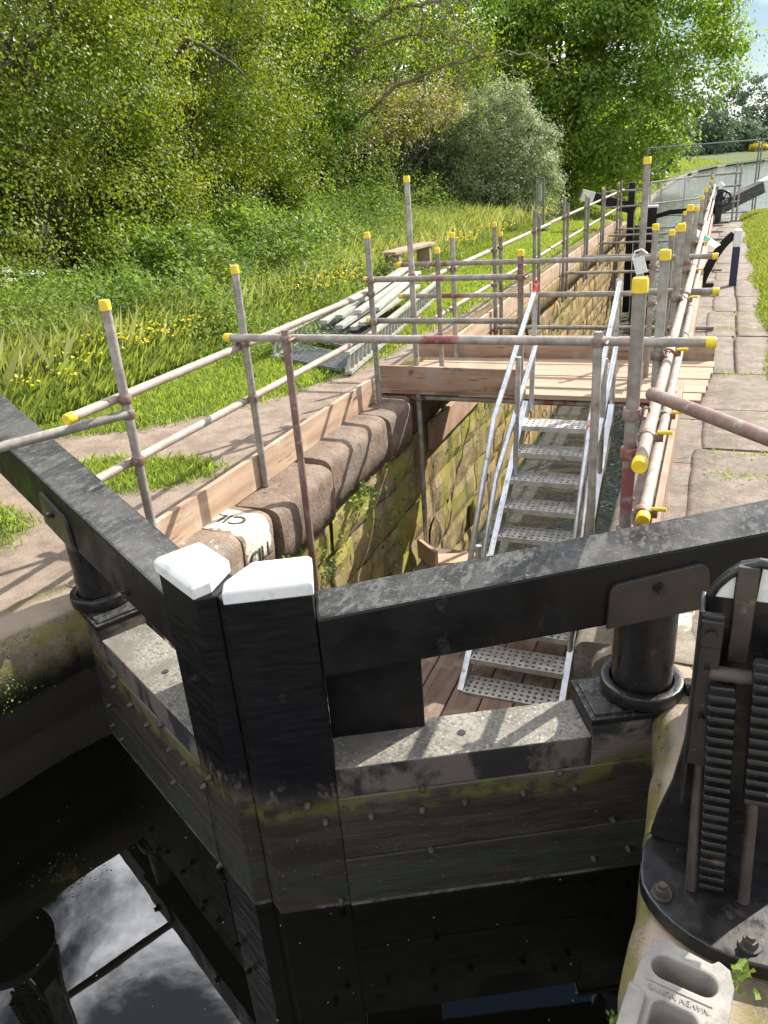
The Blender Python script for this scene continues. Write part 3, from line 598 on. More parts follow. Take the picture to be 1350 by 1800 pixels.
std('short capped pole between the red pole and the right rail', -.39, 8.0, -1.6, 1.19, gI, 'tube', True, (.6,))
std('thin far pole inside the lock by the curved strut', -.40, 9.35, -1.6, 1.10, gI, 'tube', True, (0.02,))
std('last inside pole before the far gate', -.42, 11.6, -1.6, 1.1, gI, 'tube', True, (0.02,))
gX = 'poles crossing the lock'
def ledger(label, y, z, x0, x1, mat='tube', c0=True, c1=True, tilt=0.0): return tube('cross_pole', label, (x0, y, z), (x1, y, z + tilt), c0, c1, mat, (), gX)
ledger('long front cross pole spanning the lock with yellow caps at both ends', 4.11, 1.005, -2.80, .04, 'tube_red')
ledger('upper guard pole on the left front of the platform', 6.215, 1.05, -2.75, -1.36, 'tube_red', True, False)
ledger('lower guard pole on the left front of the platform', 6.215, .705, -2.75, -1.36, 'tube_red', True, False)
ledger('upper cross pole behind the platform, red at the left', 7.60, 1.0, -2.98, .02, 'tube_red')
ledger('lower cross pole behind the platform, red at the left', 7.60, .69, -2.98, .03, 'tube_red')
ledger('cross pole carrying the front edge of the platform', 6.42, -.025, -2.76, .15, 'tube_red', False, False)
ledger('cross pole carrying the back edge of the platform', 7.50, -.03, -2.72, .13, 'tube', False, False)
ledger('first low cross pole just beyond the platform', 9.3, .035, -2.42, .06, 'tube', False, False)
ledger('second low cross pole beyond the platform', 11.65, .03, -2.45, .10, 'tube', False, False)
ledger('third low cross pole beyond the platform', 14.0, .03, -2.46, .12, 'tube', False, False)
ledger('fourth low cross pole beyond the platform', 16.3, .03, -2.46, .12, 'tube', False, False)
ledger('last low cross pole before the far gate', 18.7, .03, -2.46, .12, 'tube', False, False)
ledger('low cross pole second from the far gate', 20.4, .03, -2.46, .12, 'tube', False, False)
ledger('low cross pole closest to the far gate', 22.0, .03, -2.46, .12, 'tube', False, False)
ledger('short capped pole crossing behind the tall right pole', 6.6, .86, -.55, .05, 'tube', False, True)
ledger('short capped pole low behind the thick right post', 5.86, .62, -.55, .03, 'tube', False, True)
ledger('dark pole under the stairway near its foot', 4.75, -1.12, -1.5, -.3, 'tube', False, False)
ledger('dark pole under the middle of the stairway', 5.35, -.80, -1.5, -.3, 'tube', False, False)
gA = 'long handrail poles beside the lock'
tube('guard_rail', 'top left handrail pole from the yellow cap near the black beam to the platform', (-2.725, 2.617, .94), (-2.725, 6.3, .94), True, False, 'rail', (), gA)
tube('guard_rail', 'lower left handrail pole with open end above the black beam', (-2.725, 2.60, .60), (-2.725, 6.32, .59), False, False, 'rail', (), gA)
for k, (a, b) in enumerate(((6.95, 12.9), (12.95, 19.0), (19.05, 23.3))):
    e = ['nearest', 'middle', 'farthest'][k]
    tube('guard_rail', f'{e} length of the upper handrail along the grass beyond the platform', (-2.45, a, .94), (-2.45, b, .93), False, False, 'rail', (), gA)
    tube('guard_rail', f'{e} length of the lower handrail along the grass beyond the platform', (-2.45, a, .55), (-2.45, b, .54), False, False, 'rail', (), gA)
for k, (a, b) in enumerate(((2.607, 6.1), (6.05, 12.2), (12.25, 18), (18.05, 23.3))):
    e = ['nearest yellow-capped', 'second', 'third', 'farthest'][k]
    xo = [-.175, -.165, -.18, -.17][k]
    tube('guard_rail', f'{e} length of the upper handrail along the towpath', (xo, a, .903 + .02 * (k == 1)), (xo, b, .91), k == 0, False, 'rail', (), gA)
    tube('guard_rail', f'{e} length of the lower handrail along the towpath', (xo + .008, a + .27 * (k == 0), .575), (xo + .008, b, .575), k == 0, False, 'rail', (), gA)
for (y, z) in ((2.93, .90), (4.25, .915), (2.95, .575), (4.25, .575), (5.9, .91), (7.3, .91), (9.4, .91)):
    k = coupler_mb(MB(), (-.175, y, z), Y, -X); c = k.build('pole_clamp', M['coupler']); c2 = c
    tag(c, {(2.93, .90): 'clamp with yellow lever on the top rail at the nearest right post', (4.25, .915): 'clamp on the top rail at the second right post', (2.95, .575): 'clamp on the lower rail at the nearest right post', (4.25, .575): 'clamp on the lower rail at the second right post', (5.9, .91): 'clamp on the rail at the right post over the platform', (7.3, .91): 'clamp on the rail just behind the platform', (9.4, .91): 'clamp on the rail beside the white tag'}[(y, z)], 'clamp', 'clamps on the towpath handrails')
    mb = MB().tube([(-.14, y, z + .02), (-.085, y - .005, z + .025)], .009, 8); child(mb.build('lever', M['cap']), c)
tube('diagonal_pole', 'reddish pole slanting from the nearest right post out of the picture at right', (-.175, 2.95, 1.065), (.95, 1.65, 1.05), False, False, 'tube_brown', (), None)
tube('diagonal_pole', 'grey pole slanting from the nearest left post across the black beam', (-2.66, 2.98, .865), (-3.45, 1.40, .86), False, False, 'tube_red', (), None)
# ------------------------------------------------------------------ boards
def board(name, label, a, b, w_, h_, mat='plank', group=None, up=(0, 0, 1), cat='board', ends=False):
    a, b = Vector(a), Vector(b)
    if mat.startswith('plank'): mat += 'x' if abs(b.x - a.x) > abs(b.y - a.y) else 'y'
    o = MB().bar(a, b, w_, h_, up).build(name, M[mat], None, .003, loc=tuple(a)); tag(o, label, cat, group)
    if ends:
        d = (b - a).normalized()
        for e, s_ in ((a, -1), (b, 1)):
            k = MB().bar(e + d * s_ * .001, e + d * s_ * .004 , w_ * .98, h_ * .96, up).build('painted_end', M['red_paint']); child(k, o)
            k.matrix_parent_inverse = Matrix.Translation(-a)
    return o
gT = 'toe boards beside the lock'
board('toe_board', 'near left toe board on edge between the first posts above the coping', (-2.715, 2.80, .112), (-2.715, 4.16, .112), .036, .222, 'plank_light', gT)
board('toe_board', 'left toe board on edge reaching up to the platform corner', (-2.718, 4.165, .112), (-2.718, 6.12, .112), .036, .222, 'plank_light', gT)
for k, (a, b) in enumerate(((7.75, 11.6), (11.62, 15.5), (15.52, 19.4), (19.42, 23.2))):
    board('toe_board', ['first', 'second', 'third', 'fourth'][k] + ' toe board on the left coping beyond the platform', (-2.46 - .003 * (k % 2), a, .125), (-2.46, b, .125), .036, .225, 'plank_light', gT)
for k, (a, b) in enumerate(((2.72, 6.3), (7.75, 11.6), (11.62, 15.5), (15.52, 19.4), (19.42, 23.2))):
    board('toe_board', ['near right toe board under the handrails by the slanting pole', 'right toe board just beyond the platform', 'right toe board beside the navy bollard', 'right toe board well beyond the bollard', 'farthest right toe board by the paddle gear'][k], (-.15 + .002 * (k % 2), a, .125), (-.15, b, .125), .036, .22, 'plank', gT)
gP = 'boards forming the platform'
for k in range(6):
    y = 6.44 + k * .2145; xr = [.0, .03, .045, .055, .075, .085][k]
    board('platform_board', ['front plank of the platform', 'second plank of the platform from the front', 'third plank of the platform', 'fourth plank of the platform', 'fifth plank of the platform', 'rearmost plank of the platform'][k], (-2.74 + .02 * (k % 3), y, .045 - .002 * k + .006 * (k % 2)), (xr, y, .045 + .006 * (k % 2)), .205, .038, 'plank_light', gP, ends=(k == 0))
board('platform_board', 'red-ended plank lying under the front of the platform at right', (-.55, 6.5, .008), (-.12, 6.5, .008), .22, .036, 'red_paint', gP)
board('platform_board', 'red-ended plank lying under the front of the platform at left', (-2.72, 6.5, .008), (-2.42, 6.5, .008), .22, .036, 'red_paint', gP)
board('toe_board', 'weathered board on edge along the left front of the platform', (-2.72, 6.31, .185), (-1.38, 6.31, .175), .036, .215, 'plank', gT)
board('toe_board', 'long weathered board on edge along the back of the platform', (-2.84, 7.72, .15), (.08, 7.72, .155), .036, .235, 'plank', gT)
# lower working deck
gD = 'deck planks down in the lock'
for k in range(8):
    x = -2.28 + k * .228
    names = ['first', 'second', 'third', 'fourth', 'fifth', 'sixth', 'seventh', 'eighth']
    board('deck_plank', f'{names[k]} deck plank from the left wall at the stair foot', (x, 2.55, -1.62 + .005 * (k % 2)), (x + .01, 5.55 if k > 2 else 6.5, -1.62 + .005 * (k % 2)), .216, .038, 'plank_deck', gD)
tag(MB().bar((-2.42, 6.28, -1.50), (-2.16, 6.05, -1.50), .036, .2).build('kick_board', M['plank_light'], None, .003), 'short pale board on edge at the foot of the tall left pole', 'board')
tag(MB().bar((-2.2, 6.2, -1.57), (-1.75, 6.36, -1.575), .2, .036).build('loose_board', M['plank_light'], None, .003), 'pale board lying on the deck beside the tall left pole', 'board')
# ------------------------------------------------------------------ stairway
st = tag(empty('stairway', (-1.05, 4.4, -1.6)), 'aluminium stairway with perforated treads leading down into the lock', 'stairway')
TopL, BotL = Vector((-1.345, 6.18, .02)), Vector((-1.425, 4.40, -1.64)); TopR, BotR = Vector((-.655, 6.18, .02)), Vector((-.70, 4.40, -1.64))
nrm = (TopL - BotL).normalized().cross(Vector((-1, 0, 0))).normalized()
for a, b in ((TopL, BotL), (TopR, BotR)):
    part(MB().bar(b, a, .045, .13, nrm), 'stile', M['alu'], st, .003)
NT_ = 10
def tread(i):
    u = (i + .35) / NT_; l = BotL.lerp(TopL, u) + X * .024; r = BotR.lerp(TopR, u) - X * .024
    dep, nx, ny = .20, 14, 4; rad = .013; xl, xr = l.x, r.x; y0 = l.y - dep * .62; z = l.z
    mb = MB(); cw = (xr - xl) / nx; ch = dep / ny
    for a in range(nx):
        for b in range(ny):
            cx = xl + cw * (a + .5); cy = y0 + ch * (b + .5); K = 8
            hole = [(cx + rad * math.cos(2 * math.pi * k / K + .3927), cy + rad * math.sin(2 * math.pi * k / K + .3927)) for k in range(K)]
            def edge(px, py):
                dx, dy = px - cx, py - cy; s_ = min(cw / 2 / abs(dx) if dx else 9e9, ch / 2 / abs(dy) if dy else 9e9); return (cx + dx * s_, cy + dy * s_)
            corners = {0: None}
            out = []
            for k in range(K):
                out.append(edge(*hole[k]))
            # octagon ring to cell border, cell corners inserted
            V_ = [(p[0], p[1], z) for p in hole] + [(p[0], p[1], z) for p in out]; V_ += [(p[0], p[1], z - .012) for p in hole]
            F_ = []
            cs = [(cx + cw / 2, cy + ch / 2, z), (cx - cw / 2, cy + ch / 2, z), (cx - cw / 2, cy - ch / 2, z), (cx + cw / 2, cy - ch / 2, z)]; V_ += cs
            for k in range(K):
                k2 = (k + 1) % K; p, q = out[k], out[k2]
                same = abs(p[0] - q[0]) < 1e-6 or abs(p[1] - q[1]) < 1e-6
                if same: F_.append((k, 8 + k, 8 + k2, k2))
                else:
                    ci = min(range(4), key=lambda c: abs(cs[c][0] - (p[0] if abs(abs(p[0] - cx) - cw / 2) < 1e-6 else q[0])) + abs(cs[c][1] - (p[1] if abs(abs(p[1] - cy) - ch / 2) < 1e-6 else q[1])))
                    F_.append((k, 8 + k, 24 + ci, 8 + k2, k2))
                F_.append((k, k2, 16 + k2, 16 + k))
            mb.add(V_, F_)
    mb.box(((xl + xr) / 2, y0 - .003, z - .018), (xr - xl, .006, .04)); mb.box(((xl + xr) / 2, y0 + dep + .003, z - .018), (xr - xl, .006, .04))
    return mb
for i in range(NT_):
    o = part(tread(i), 'tread', M['tread'], st)
for side, (T, B) in (('l', (TopL, BotL)), ('r', (TopR, BotR))):
    sx = .0; dx = .075 if side == 'l' else .01
    up1 = [T + Vector((dx, .02, .98)), T.lerp(B, .5) + Vector((dx * .3 - .03, 0, .99)), B + Vector((-.02, .22, .72)), B + Vector((-.02, .26, .62))]
    up2 = [T + Vector((dx, .02, .52)), T.lerp(B, .5) + Vector((dx * .3 - .02, 0, .52)), B + Vector((0, .32, .36)), B + Vector((0, .36, .28))]
    for pts in (up1, up2): part(MB().tube(pts, .021, 12), 'handrail', M['alu'], st)
    for (q, hh) in ((T, 1.0), (T.lerp(B, .28), .98), (T.lerp(B, .86), .85)):
        part(MB().tube([q + Vector((dx * .6 - .01, .02, -.05)), q + Vector((dx - .01, .02, hh))], .021, 12), 'handrail_post', M['alu'], st)
# ------------------------------------------------------------------ paddle gear (right, and its twin across the water)
def paddle_gear(label, mirror):
    sx = -1 if mirror else 1
    root = empty('paddle_gear', ((-2.86 if mirror else 0) + .26 * sx, 1.68, .03)); tag(root, label, 'paddle gear', 'pair of black iron paddle gears')
    fx = (lambda x: -2.86 - x) if mirror else (lambda x: x)
    q = lambda x, y, z: Vector((fx(x), y, z))
    # base plate: a thick rounded disc
    poly = []
    for k in range(36):
        a = 2 * math.pi * k / 36; poly.append((.245 + .29 * math.cos(a), 1.70 + .235 * math.sin(a)))
    poly = [(max(x, -.035), y) for x, y in poly]
    mb = MB(); mb.prism_f(poly, lambda a, b, z: q(a, b, z), .012, .062); part(mb, 'base_plate', M['black_iron'], root, .006)
    # rear casting with flared foot
    pf = [(.025, .062), (-.02, .07), (-.005, .16), (.025, .28), (.043, .42), (.05, .60), (.052, .885), (.075, .92), (.095, .955), (.125, .985), (.165, .998), (.205, .995), (.245, .975), (.275, .94), (.30, .885), (.32, .60), (.325, .42), (.345, .28), (.375, .16), (.39, .07), (.35, .062)]
    mb = MB(); mb.prism_f(pf, lambda a, b, d: q(a, d, b), 1.79, 1.815); part(mb, 'frame_casting', M['black_iron'], root, .004)
    # rim round the arched top
    arch = [(.062, .885), (.078, .925), (.10, .955), (.13, .982), (.168, .995), (.205, .992), (.245, .972), (.275, .935), (.292, .885)]
    mb = MB(); mb.tube([q(a, 1.785, b) for a, b in arch], .011, 10); part(mb, 'arch_rim', M['black_iron'], root)
    for x0, x1 in ((.072, .117), (.168, .285)):
        pp = [(x0, .895)] + [(a, b - .012) for a, b in [(x, float(np.interp(x, [k[0] for k in arch], [k[1] for k in arch]))) for x in np.linspace(x0 + .004, x1, 6)]] + [(x1, .895)]
        mb = MB(); mb.prism_f(pp, lambda a, b, d: q(a, d, b), 1.783, 1.7895); part(mb, 'white_panel', M['white_worn'], root)
    mb = MB(); mb.bar(q(.142, 1.775, .99), q(.142, 1.765, .73), .046, .016, (0, 1, 0)); part(mb, 'guide_strap', M['iron_brown'], root, .003)
    mb = MB(); mb.bar(q(.142, 1.766, .895), q(.142, 1.765, .87), .013, .006, (0, 1, 0)); part(mb, 'slot_light_patch', M['tagwhite'] if False else M['ledge'], root)  # pale patch painted for sunlit ground behind; no slot is cut through
    # side cheeks
    for x0 in (.075, .305):
        mb = MB(); mb.box(q(x0, 1.70, .67), (.05, .018, .45)); mb.box(q(x0 - .024, 1.745, .60), (.012, .10, .60)); mb.box(q(x0, 1.694, .845), (.05, .02, .075)); part(mb, 'side_cheek', M['black_iron'], root, .004)
        for z in (.845, .745, .60):
            mb = MB(); mb.tube([q(x0, 1.692, z), q(x0, 1.676, z)], .014 if z > .8 else .007, 12); part(mb, 'bolt', M['black_iron'], root)
    mb = MB(); mb.tube([q(.08, 1.70, .73), q(.30, 1.70, .735)], .019, 14); part(mb, 'shaft', M['iron_brown'], root)
    # racks
    def rack(x, y, z0, z1, w_, lean):
        mb = MB(); a, b = q(x + lean, y, z0), q(x, y + .02, z1); d = (b - a); L = d.length; d.normalize()
        mb.bar(a, b, w_ * .92, .03, (0, 1, 0)); n = int(L / .03)
        for k in range(n):
            c = a + d * (.02 + k * .03)
            if (c - b).length < .02: continue
            mb.bar(c - d * .008, c + d * .006, w_, .062, (0, 1, 0))
        return mb
    part(rack(.112, 1.665, .07, .71, .062, .035), 'toothed_rack', M['black_iron'], root, .003)
    part(rack(.205, 1.655, .40, .80, .07, .02), 'toothed_rack', M['black_iron'], root, .003)
    for x in (.085, .215):
        mb = MB(); mb.tube([q(x + .012, 1.645, .062), q(x, 1.72, .46)], .015, 12); part(mb, 'brace_rod', M['iron_brown'], root)
    for x, y in ((.025, 1.60), (.24, 1.515), (.44, 1.62)):
        mb = MB(); mb.tube([q(x, y, .06), q(x, y, .068)], .027, 16); mb.tube([q(x, y, .068), q(x, y, .088)], .019, 6); mb.tube([q(x, y, .088), q(x, y, .1)], .011, 10); part(mb, 'anchor_bolt', M['bolt'], root)
    return root
paddle_gear('black iron paddle gear with toothed racks and white arched top, near right', False)
paddle_gear('black iron paddle gear out past the left wing wall', True)
# ------------------------------------------------------------------ temporary fence foot
ff = tag(empty('concrete_block', (.08, 1.2, .02)), 'pale grey moulded fence foot block lying at the stone edge', 'concrete block')
Mf = Matrix.Translation((.058, 1.13, .02)) @ Matrix.Rotation(R(-9), 4, 'Z')
def fq(a, b, z): return Mf @ Vector((a, b, z))
bm = bmesh.new()
outer = [(-.085, .255), (-.055, .275), (-.03, .262), (.05, .252), (.062, .268), (.09, .255), (.105, .215), (.11, -.25), (.1, -.275), (-.1, -.275), (-.11, -.25), (-.105, .05), (-.097, .2)]
def slot(cx, cy, w_, h_, r, n=5):
    out = []
    for sx_, sy_, a0 in ((1, 1, 0), (-1, 1, 90), (-1, -1, 180), (1, -1, 270)):
        for k in range(n + 1): a = R(a0 + 90 * k / n); out.append((cx + sx_ * (w_ / 2 - r) + r * math.cos(a), cy + sy_ * (h_ / 2 - r) + r * math.sin(a)))
    return out
holes = [slot(.0, .192, .145, .06, .0295), slot(.0, .045, .098, .13, .025), slot(0, -.12, .098, .12, .025)]
def fill(z):
    es = []
    for loop in [outer] + holes:
        vs = [bm.verts.new(fq(a, b, z)) for a, b in loop]; es += [bm.edges.new((vs[i], vs[(i + 1) % len(vs)])) for i in range(len(vs))]
    bmesh.ops.triangle_fill(bm, use_beauty=True, edges=es)
fill(.125)
for loop in [outer] + holes:
    a = [bm.verts.new(fq(p[0], p[1], .125)) for p in loop]; b = [bm.verts.new(fq(p[0], p[1], .0)) for p in loop]
    for i in range(len(a)): j = (i + 1) % len(a); bm.faces.new((a[i], a[j], b[j], b[i]))
bmesh.ops.remove_doubles(bm, verts=bm.verts, dist=.0002); bmesh.ops.recalc_face_normals(bm, faces=bm.faces)
me = bpy.data.meshes.new('block'); bm.to_mesh(me); bm.free(); me.materials.append(M['concrete']); o = link(bpy.data.objects.new('block', me)); b = o.modifiers.new('bevel', 'BEVEL'); b.width = .006; b.segments = 2; b.limit_method = 'ANGLE'; b.angle_limit = R(50); child(o, ff)
mb = MB()
for s_ in (-1, 1): mb.prism_f([(s_ * .065, .10), (s_ * .105, .11), (s_ * .105, -.2), (s_ * .065, -.2)], fq, .124, .141)
part(mb, 'raised_rib', M['concrete'], ff, .004)
mb = MB().prism_f([(-.075, .146), (.07, .146), (.07, .142), (-.075, .142)], fq, .124, .128); part(mb, 'moulded_line', M['concrete'], ff)
o = text_mesh('NAVEN NUNVE', .019, .002, 'moulded_lettering', M['concrete'], Mf @ basis((-1, 0, 0), (0, -1, 0), (0, .128, .126))); child(o, ff)
# ------------------------------------------------------------------ bollard with curved strut
bo = tag(empty('bollard', (.27, 12.5, 0)), 'navy post with white top and a curved dark timber strut on the towpath', 'bollard')
part(MB().box((.27, 12.5, .27), (.10, .10, .54)), 'post', M['navy'], bo, .01)
mb = MB(); mb.box((.27, 12.5, .6505), (.102, .102, .22)); mb.add([(.219, 12.449, .7605), (.321, 12.449, .7605), (.321, 12.551, .7605), (.219, 12.551, .7605), (.25, 12.5, .79), (.29, 12.5, .79)], [(0, 1, 5, 4), (1, 2, 5), (2, 3, 4, 5), (3, 0, 4)]); part(mb, 'white_top', M['white'], bo, .008)
mb = MB(); P = []
for k in range(11):
    u = k / 10; x = (1 - u) ** 2 * -.15 + 2 * u * (1 - u) * -.01 + u * u * .222; z = (1 - u) ** 2 * .05 + 2 * u * (1 - u) * .52 + u * u * .71; P.append((x, z))
mb2 = MB(); n = len(P); vs = []
for k, (x, z) in enumerate(P):
    x1, z1 = P[min(k + 1, n - 1)]; x0, z0 = P[max(k - 1, 0)]; dx, dz = x1 - x0, z1 - z0; l = math.hypot(dx, dz); nx, nz = -dz / l * .055, dx / l * .055
    vs += [(x - nx, 12.46, z - nz), (x - nx, 12.54, z - nz), (x + nx, 12.54, z + nz), (x + nx, 12.46, z + nz)]
mb2.add(vs, [(0, 1, 2, 3), tuple(4 * (n - 1) + k for k in (3, 2, 1, 0))] + [(4 * i + k, 4 * i + (k + 1) % 4, 4 * i + 4 + (k + 1) % 4, 4 * i + 4 + k) for i in range(n - 1) for k in range(4)])
part(mb2, 'curved_strut', M['black'], bo, .006); part(MB().box((-.08, 12.5, .03), (.2, .16, .05)), 'strut_foot', M['black_iron'], bo, .006)
# tags
tg = tag(MB().bar((-.30, 10.95, .93), (.02, 10.75, .74), .10, .004, (.2, -.6, .8)).build('inspection_tag', M['tagwhite']), 'white tag with green print tied across the towpath handrail', 'tag')
child(MB().bar((-.16, 10.86, .85), (-.09, 10.816, .808), .07, .006, (.2, -.6, .8)).build('print_patch', M['green']), tg)
th = MB(); th.bar((-.535, 6.315, 1.16), (-.50, 6.325, 1.04), .085, .008, (0, 1, .2)); th.tube([(-.575, 6.33, 1.14), (-.56, 6.33, 1.2), (-.515, 6.33, 1.215), (-.47, 6.33, 1.18)], .008, 8); th = th.build('tag_holder', M['tagwhite'], None, .002); tag(th, 'white plastic tag holder clipped on the tallest pole', 'tag')
# ------------------------------------------------------------------ stack of gear on the grass
S0, S1 = Vector((-4.62, 8.1, 0)), Vector((-4.25, 12.8, 0))
def on(u, v, z): return Vector((-4.5 - .4 * u, 7.5 + 4.6 * u, z)).lerp(Vector((-3.38 - .6 * u, 7.05 + 4.75 * u, z)), v)
def gz(p): return gh(p.x, p.y, -1)
gS = 'gear stacked on the mown grass'
for k, v in enumerate((0.0, 1.0)):
    a, b = on(0, v, .0), on(1.0, v, .0); za, zb = gz(a), gz(b)
    mb = MB()
    for zz in (.04, .24): mb.bar(a + Z * (za + zz), b + Z * (zb + zz), .075, .035)
    n = 30
    for i in range(n):
        p = a.lerp(b, i / n); q_ = a.lerp(b, (i + .5) / n); r_ = a.lerp(b, (i + 1) / n); z_ = za + (zb - za) * i / n
        mb.tube([p + Z * (z_ + .04), q_ + Z * (z_ + .24), r_ + Z * (z_ + .04)], .02, 6)
    tag(mb.build('lattice_beam', M['stackwhite']), ['white lattice beam along the far side of the stack', 'white lattice beam along the near side of the stack'][k], 'lattice beam', gS)
def grating(u0, u1, v0, v1, z, label):
    mb = MB(); n1, n2 = 16, 14
    for i in range(n1 + 1):
        v = v0 + (v1 - v0) * i / n1; a, b = on(u0, v, 0), on(u1, v, 0); mb.bar(a + Z * (gz(a) + z), b + Z * (gz(b) + z), .012, .03)
    for i in range(n2 + 1):
        u = u0 + (u1 - u0) * i / n2; a, b = on(u, v0, 0), on(u, v1, 0); mb.bar(a + Z * (gz(a) + z + .004), b + Z * (gz(b) + z + .004), .012, .03)
    tag(mb.build('steel_grating', M['fence_wire']), label, 'grating', gS)
grating(0, .13, .1, .9, .05, 'galvanised grating panel at the near end of the stack'); grating(.16, .36, .1, .9, .10, 'second galvanised grating panel between the lattice beams')
spec = [(.25, .95, .20, .30, .32), (.30, .90, .35, .30, .36), (.22, .80, .50, .55, .34), (.35, .98, .55, .50, .40), (.30, .85, .70, .80, .33), (.45, 1.05, .45, .35, .46), (.40, 1.0, .75, .62, .42), (.5, 1.08, .28, .22, .42), (.28, .72, .60, .66, .28), (.33, .9, .42, .46, .30), (.55, 1.02, .62, .52, .30), (.38, .8, .18, .14, .27)]
for k, (u0, u1, v0, v1, z) in enumerate(spec):
    a, b = on(u0, v0, 0), on(u1, v1, 0); L = ['lowest', 'second', 'third', 'fourth', 'fifth', 'sixth', 'seventh', 'topmost', 'low inner', 'low middle', 'low far', 'low left'][k]
    mb = MB().bar(a + Z * (gz(a) + z - .10), b + Z * (gz(b) + z - .06), .10, .05); o = mb.build('aluminium_beam', M['stackwhite'], None, .006); tag(o, 'white aluminium beam lying on the stack of gear', 'beam', 'white beams lying loose on the stack')
# bench
bz = gh(-5.2, 13.8, -1)
bn = tag(empty('bench', (-5.18, 13.8, bz)), 'plain weathered wooden bench in the long grass', 'bench')
part(MB().bar((-5.27, 13.0, bz + .52), (-5.08, 14.6, bz + .52), .32, .06), 'seat', M['benchwood'], bn, .01)
for u in (.12, .88):
    part(MB().box((-5.27 + .19 * u, 13.0 + 1.6 * u, bz + .24), (.26, .10, .49)), 'leg', M['benchwood'], bn, .006)
# ------------------------------------------------------------------ far end of the lock
fg = tag(empty('lock_gate', (-2.3, 23.5, -2.4)), 'far left gate leaf with tall black post and white tipped beam', 'lock gate')
part(MB().box((-2.22, 23.2, -.6), (.17, .22, 3.4)), 'heel_post', M['black'], fg, .01); part(MB().box((-1.72, 23.3, -1.05), (.34, .3, 3.0)), 'mitre_post', M['black'], fg, .01); part(MB().box((-1.72, 23.3, .47), (.36, .32, .05)), 'post_cap', M['white_worn'], fg, .008)
part(MB().box((-1.97, 23.35, -1.2), (.3, .12, 2.4)), 'planking', M['gate'], fg)
part(MB().bar((-2.14, 23.32, .42), (-3.2, 23.0, .78), .24, .28), 'balance_beam', M['black'], fg, .015); part(MB().bar((-3.205, 22.998, .78), (-3.5, 22.91, .88), .25, .29), 'beam_tip', M['white'], fg, .01)
fr = tag(empty('lock_gate', (-.1, 23.5, -2.4)), 'far right gate leaf with weathered beam rising to a white tip', 'lock gate')
part(MB().box((-.22, 23.4, -.9), (.2, .24, 3.0)), 'heel_post', M['black'], fr, .01)
part(MB().bar((-.12, 23.3, .30), (.95, 24.1, .76), .26, .30), 'balance_beam', mk('weathered_black_beam', (.03, .028, .026), (.10, .09, .08), 6, stretch=(1, 1, 4), rough=(.6, .8), bump=.6), fr, .02)
part(MB().bar((.955, 24.104, .762), (1.35, 24.4, .93), .27, .31), 'beam_tip', M['white'], fr, .015)
mb = MB(); pts = [(-1.54, 23.35, .22), (-1.2, 23.3, .31), (-.8, 23.3, .33), (-.33, 23.35, .31)]
for a, b in zip(pts[:-1], pts[1:]): mb.bar(a, b, .3, .12)
tag(mb.build('footboard', M['black']), 'dark narrow footboard bridging the far gates over the water', 'footboard')
pg = tag(empty('paddle_gear', (-.05, 23, 0)), 'black paddle gear with a hand wheel beside the far gate', 'paddle gear')
part(MB().box((-.03, 23.0, .40), (.16, .16, .84)), 'pedestal', M['black_iron'], pg, .01)
mb = MB(); mb.tube([(.03, 22.86, .60) , (.03, 22.9, .60)], .05, 14); ring = [(.06 + .17 * math.cos(R(a)), 22.86, .60 + .17 * math.sin(R(a))) for a in range(0, 361, 20)]; mb.tube(ring, .028, 8, False)
for a in (0, 60, 120): mb.bar((.06 - .16 * math.cos(R(a)), 22.86, .6 - .16 * math.sin(R(a))), (.06 + .16 * math.cos(R(a)), 22.86, .6 + .16 * math.sin(R(a))), .03, .03, (0, 1, 0))
part(mb, 'hand_wheel', M['black_iron'], pg); part(MB().tube([(-.03, 23, .82), (-.03, 23, .9), (-.03, 23, 1.0)], [.11, .10, .02], 14), 'white_top', M['white_worn'], pg)
part(MB().box((.0, 22.9, .02), (.5, .4, .05)), 'base_plate', M['black_iron'], pg, .01)
gF = 'scaffold frame at the far gate'
for k, (x, y, zt) in enumerate(((.31, 23.0, 1.43), (.42, 23.5, 1.40), (-.26, 23.0, 1.28))): tube('scaffold_standard', ['left tall pole of the far frame beside the weathered beam', 'right tall pole of the far frame beside the weathered beam', 'pole of the far frame by the paddle gear'][k], (x, y, 0), (x, y, zt), False, False, 'tube', (), gF)
for k, (z, x0) in enumerate(((1.15, -.72), (.86, -.3), (.48, -.3))): tube('cross_pole', ['top', 'middle', 'bottom'][k] + ' cross pole of the far scaffold frame', (x0, 22.93, z), (.45, 22.93, z + .03), False, False, 'tube', (), gF)
for k, z in enumerate((.93, .55)):
    tube('cross_pole', ['upper', 'lower'][k] + ' cross pole on the left side of the far gate', (-2.9, 22.3, z), (-1.9, 22.3, z + .02), False, False, 'tube', (), gF)
def fence_panel(label, a, b, h, mesh=True, mat='fence_wire', z0=.0):
    a, b = Vector(a), Vector(b); root = tag(empty('temporary_fence', a), label, 'fence panel'); mb = MB(); d = (b - a)
    for p in (a, b): mb.tube([p + Z * z0, p + Z * (z0 + h)], .021, 8)
    for z in (.08, h): mb.tube([a + Z * (z0 + z), b + Z * (z0 + z)], .018, 8)
    part(mb, 'frame', M[mat], root)
    if mesh:
        mb = MB(); n = 34
        for i in range(1, n): p = a + d * i / n; mb.bar(p + Z * (z0 + .1), p + Z * (z0 + h - .01), .0022, .0022, (0, 1, 0))
        for i in range(1, 9): mb.bar(a + Z * (z0 + .1 + (h - .1) * i / 9), b + Z * (z0 + .1 + (h - .1) * i / 9), .002, .002)
        part(mb, 'wire_mesh', M[mat], root)
    for p in (a, b): part(MB().box(p + Z * (z0 + .04), (.2, .5, .1)), 'foot', M['black_iron'], root, .02)
    return root
